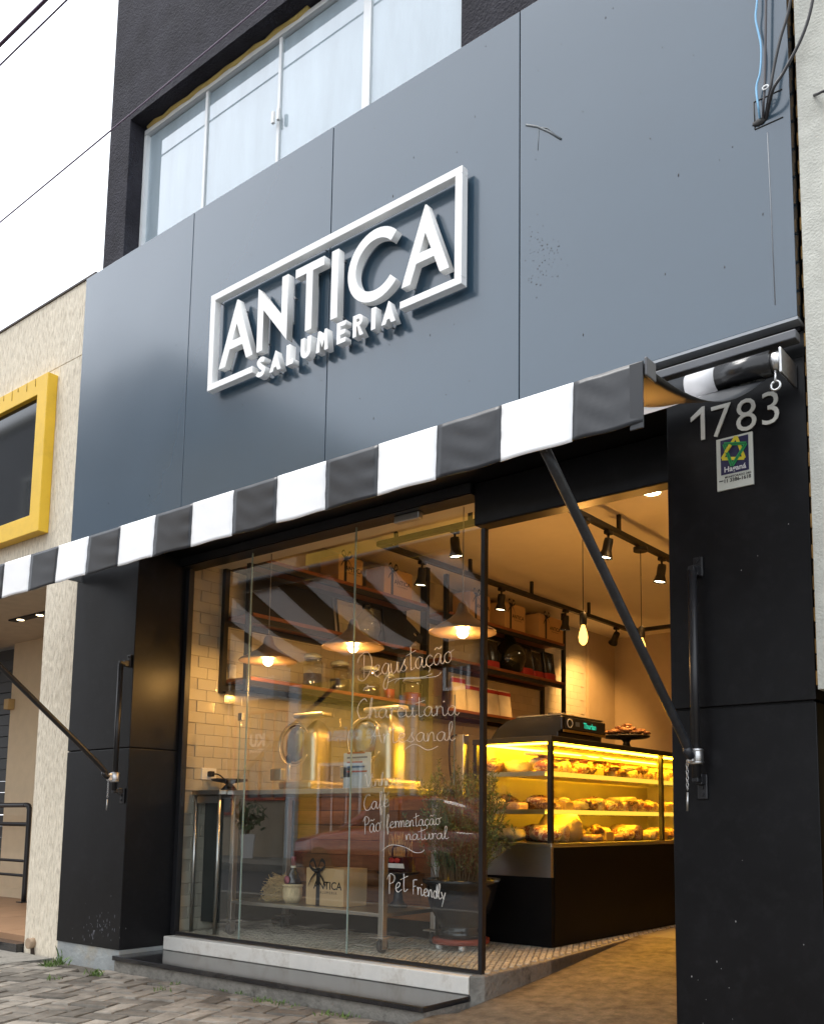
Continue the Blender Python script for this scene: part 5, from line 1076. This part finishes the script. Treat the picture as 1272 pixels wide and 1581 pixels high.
def meat(kind, lev, X, Y, s=1.):
    z = SHZ[lev]+(.013 if lev else .0); key = (lev, kind); cntr[key] = cntr.get(key, 0)+1
    def lab(t): return '%s, %s level of the case, %s from near end' % (t, SN[lev], ORD[min(cntr[key]-1, 14)])
    G_ = 'food in the display case'
    if kind == 'salami':      # lying, cut end towards the door
        r, L_ = .036*s*rr.uniform(.85, 1.15), .20*s; t = thing('salami', lab('pale salami showing its cut face'), 'salami', (X, Y, z), G_); a = rr.uniform(-.25, .25)
        Mx = Matrix.Translation((X, Y, z+r+.001)) @ Matrix.Rotation(a, 4, 'Z')
        MB().lathe([(r*.3, -L_), (r*.8, -L_*.93), (r, -L_*.8), (r*1.03, -L_*.4), (r*.97, 0)], (0, 0, 0), 18, 'x').xf(Mx).build('casing', MM['case'], t); MB().lathe([(.0, .0015), (r*.93, .0015), (r*.96, -.001)], (0, 0, 0), 18, 'x').xf(Mx).build('cut_face', MM['cut'], t)
    elif kind == 'ham':
        o = MB().blob((X-.05, Y, z+.05*s), (.10*s, .075*s, .05*s), 16, 11, .10, rr.randint(0, 999)).build('ham_piece', MM['ham']); tag(o, lab('marbled piece of cured ham'), 'ham', G_)
    elif kind == 'dark':
        o = MB().blob((X-.05, Y, z+.045*s), (.09*s, .06*s, .045*s), 14, 10, .16, rr.randint(0, 999)).build('cured_meat', MM['dark']); tag(o, lab('dark dry cured meat lump'), 'cured meat', G_)
    elif kind == 'wedge':
        t = thing('cheese_wedge', lab('cut wedge of yellow cheese'), 'cheese', (X, Y, z), G_); h = .07*s
        MB().prism([(X, Y-.06*s), (X, Y+.06*s), (X-.16*s, Y)], z+.001, z+h, 'z').build('cheese', MM['cheese'], t, bev=.004)
    elif kind == 'dome':
        t = thing('cheese_dome', lab('large rounded pale cheese'), 'cheese', (X, Y, z), G_); MB().lathe([(.10*s, 0), (.125*s, .04*s), (.12*s, .10*s), (.085*s, .155*s), (.04*s, .18*s), (0, .187*s)], (X-.06, Y, z+.001), 26).build('cheese', MM['rind'], t)
    elif kind == 'mortadella':
        r = .062*s; t = thing('mortadella', lab('thick sausage log'), 'sausage', (X, Y, z), G_); Mx = Matrix.Translation((X, Y, z+r+.001)) @ Matrix.Rotation(rr.uniform(-.2, .5), 4, 'Z')
        MB().lathe([(r*.6, -.24), (r, -.2), (r, 0)], (0, 0, 0), 22, 'x').xf(Mx).build('casing', MM['paper'], t); MB().lathe([(.0, .002), (r*.93, .002), (r*.97, -.001)], (0, 0, 0), 22, 'x').xf(Mx).build('cut_face', MM['cut'], t)
    elif kind == 'pack':
        o = MB().box(X-.15*s, X, Y-.05*s, Y+.05*s, z+.001, z+.05*s, .018); Mx = Matrix.Translation((X, Y, 0)) @ Matrix.Rotation(rr.uniform(-.3, .3), 4, 'Z') @ Matrix.Translation((-X, -Y, 0)); o = o.xf(Mx).build('vacuum_pack', MM['pack']); tag(o, lab('glossy vacuum pack of sliced meat'), 'package', G_)
    elif kind == 'parcel':
        o = MB().blob((X-.07, Y, z+.042*s), (.10*s, .07*s, .042*s), 16, 10, .09, rr.randint(0, 999), .85).build('paper_parcel', MM['paper']); tag(o, lab('crumpled pale paper parcel'), 'parcel', G_)
XE = X1-.085
rows = {2: ['ham', 'salami', 'salami', 'pack', 'ham', 'dark', 'wedge', 'dark', 'salami', 'dark', 'pack', 'salami', 'salami', 'salami', 'salami', 'salami', 'salami'], 1: ['dark', 'pack', 'wedge', 'pack', 'parcel', 'dark', 'salami', 'ham', 'salami', 'salami', 'mortadella', 'pack', 'ham', 'salami', 'parcel', 'wedge'], 0: ['ham', 'mortadella', 'dome', 'pack', 'pack', 'wedge', 'pack', 'ham', 'mortadella', 'pack', 'salami', 'wedge', 'dark']}
for lev, L in rows.items():
    n = len(L); span = 1.62
    for i, k in enumerate(L):
        y = Y0+.13+span*i/(n-1); s_k = {'dome': 1.15, 'mortadella': .85, 'salami': .95 if lev == 2 else 1.0}.get(k, .78 if lev else .9)
        meat(k, lev, XE-(.0 if k != 'dome' else .07)+(.03 if lev == 0 else 0), y, s_k)
    for i in range(7):
        meat(['parcel', 'ham', 'pack', 'dark', 'parcel', 'wedge', 'ham'][(i+lev*2) % 7], lev, XE-.25, Y0+.16+.235*i+.04*lev, 1.05)
    for i in range(2): meat(['dark', 'parcel'][(i+lev) % 2], lev, XE-.40+.02*i, Y0+.13+.14*i, 1.05)
for lev in (0, 1, 2):
    for i in range(9):
        y = Y0+.15+1.6*i/8+rr.uniform(-.06, .06); x = XE-rr.uniform(-.01, .12); z = SHZ[lev]+(.013 if lev else .0)+.055+rr.uniform(0, .02); kk = rr.choice(['ham', 'case', 'pack', 'dark', 'paper', 'cut'])
        o = MB().blob((x, y, z), (rr.uniform(.03, .07), rr.uniform(.025, .055), rr.uniform(.018, .03)), 12, 9, .22, rr.randint(0, 999)).build('meat_cut', MM[kk]); tag(o, 'loose cut of cured meat stacked on the %s level front, %s from near end' % (SN[lev], ORD[i]), 'meat', 'food in the display case')
# second layer on the top shelf
for i, y in enumerate((1.62, 2.06, 2.30, 2.52)):
    o = MB().blob((XE-.09, y, SHZ[2]+.115), (.055, .045, .03), 12, 9, .18, 60+i).build('ham_piece', MM['ham'] if i % 2 else MM['dark']); tag(o, 'small cured meat lump stacked atop the top level, %s from near end' % ORD[i], 'cured meat', 'food in the display case')
# ------------------------------------------------------------------ on top of the case
mc = thing('countertop_machine', 'black countertop machine with green display on the display case', 'machine', (2.72, 1.85, ZT1)); ya_, yb_ = 1.56, 2.10; z = ZT1+.001
prof = [(2.455, z), (2.97, z), (2.97, z+.035), (3.0, z+.05), (3.0, z+.132), (2.97, z+.14), (2.66, z+.14), (2.58, z+.122), (2.51, z+.08), (2.47, z+.03)]
MB().prism(prof, ya_, yb_, 'y').build('body', mat('black_gloss_plastic', (.010, .010, .011), .22), mc, bev=.006)
MB().box(2.66, 2.99, ya_+.01, yb_-.01, z+.1405, z+.150, .004).build('top_tray', M_STEEL, mc); MB().box(3.0005, 3.004, ya_+.03, yb_-.03, z+.058, z+.128).build('control_panel', M_INK, mc); MB().box(3.0005, 3.006, ya_+.01, yb_-.01, z+.036, z+.052).build('trim_strip', mat('brass_trim', (.5, .38, .15), .3, metal=1), mc)
M_GRN = emis('green_display', (.05, .8, .45), .45)
put('display_text', textmesh('Thurlan', .050, .0004, .001, 'LEFT'), M_GRN, mc, SIDE((3.0046, ya_+.25, z+.076))); MB().tube([(3.005, ya_+.085+.03*math.cos(t), z+.093+.026*math.sin(t)) for t in [i*math.pi/10 for i in range(20)]], .003, 5, closed=True).build('round_badge', M_ALU, mc); MB().box(3.0045, 3.0055, ya_+.15, ya_+.20, z+.08, z+.108).build('screen', mat('dim_screen', (.12, .16, .22), .3), mc)
for i in range(5):
    y = 1.86+.055*i; o = MB().lathe([(.018, 0), (.026, .02), (.03, .045), (.027, .045), (.015, .006)], (2.74+.03*(i % 2), y, z+.1505), 14).build('espresso_cup', M_DK); tag(o, 'small black cup on the machine tray, %s from the near end' % ORD[i], 'cup', 'cups on the machine')
pedestal('cake_stand', 'black pedestal cake stand on the display case', (2.80, 2.76), .17, .10, ZT1, M_DK)
ch_ = MB(); rr = random.Random(8)
for i in range(46):
    a, q = rr.uniform(0, 6.28), .15*rr.random()**.6; c = Vector((2.80+q*math.cos(a), 2.76+q*math.sin(a), ZT1+.118+.07*(1-q/.16)*rr.random()+.008)); ch_.blob(c, (rr.uniform(.02, .05), rr.uniform(.015, .035), .012), 8, 6, .2, i)
o = ch_.build('charcuterie_heap', MM['dark']); tag(o, 'heap of dark dried sausages piled on the cake stand', 'charcuterie', kind='stuff')
stp = thing('steel_post', 'brushed steel post with dark cable beside the display case', 'post', (2.385, 1.36, FZ0)); MB().box(2.355, 2.415, 1.33, 1.39, FZ0+.001, 1.47, .004).build('post_body', M_STEEL, stp)
MB().tube(catmull([(2.365, 1.325, 1.47), (2.325, 1.31, 1.44), (2.32, 1.31, 1.3), (2.335, 1.32, 1.15)], 6), .006, 6).build('cable', M_INK, stp)
flc = MB().tube(catmull([(1.8, .95, FZ0+.005), (2.0, .78, FZ0+.005), (2.2, .75, FZ0+.005), (2.45, .9, FZ0+.005), (2.6, .8, FZ0+.005)], 8), .004, 6).build('floor_cable', mat('pale_cord', (.3, .27, .22))); tag(flc, 'pale cable lying on the mosaic floor under the table', 'cable')
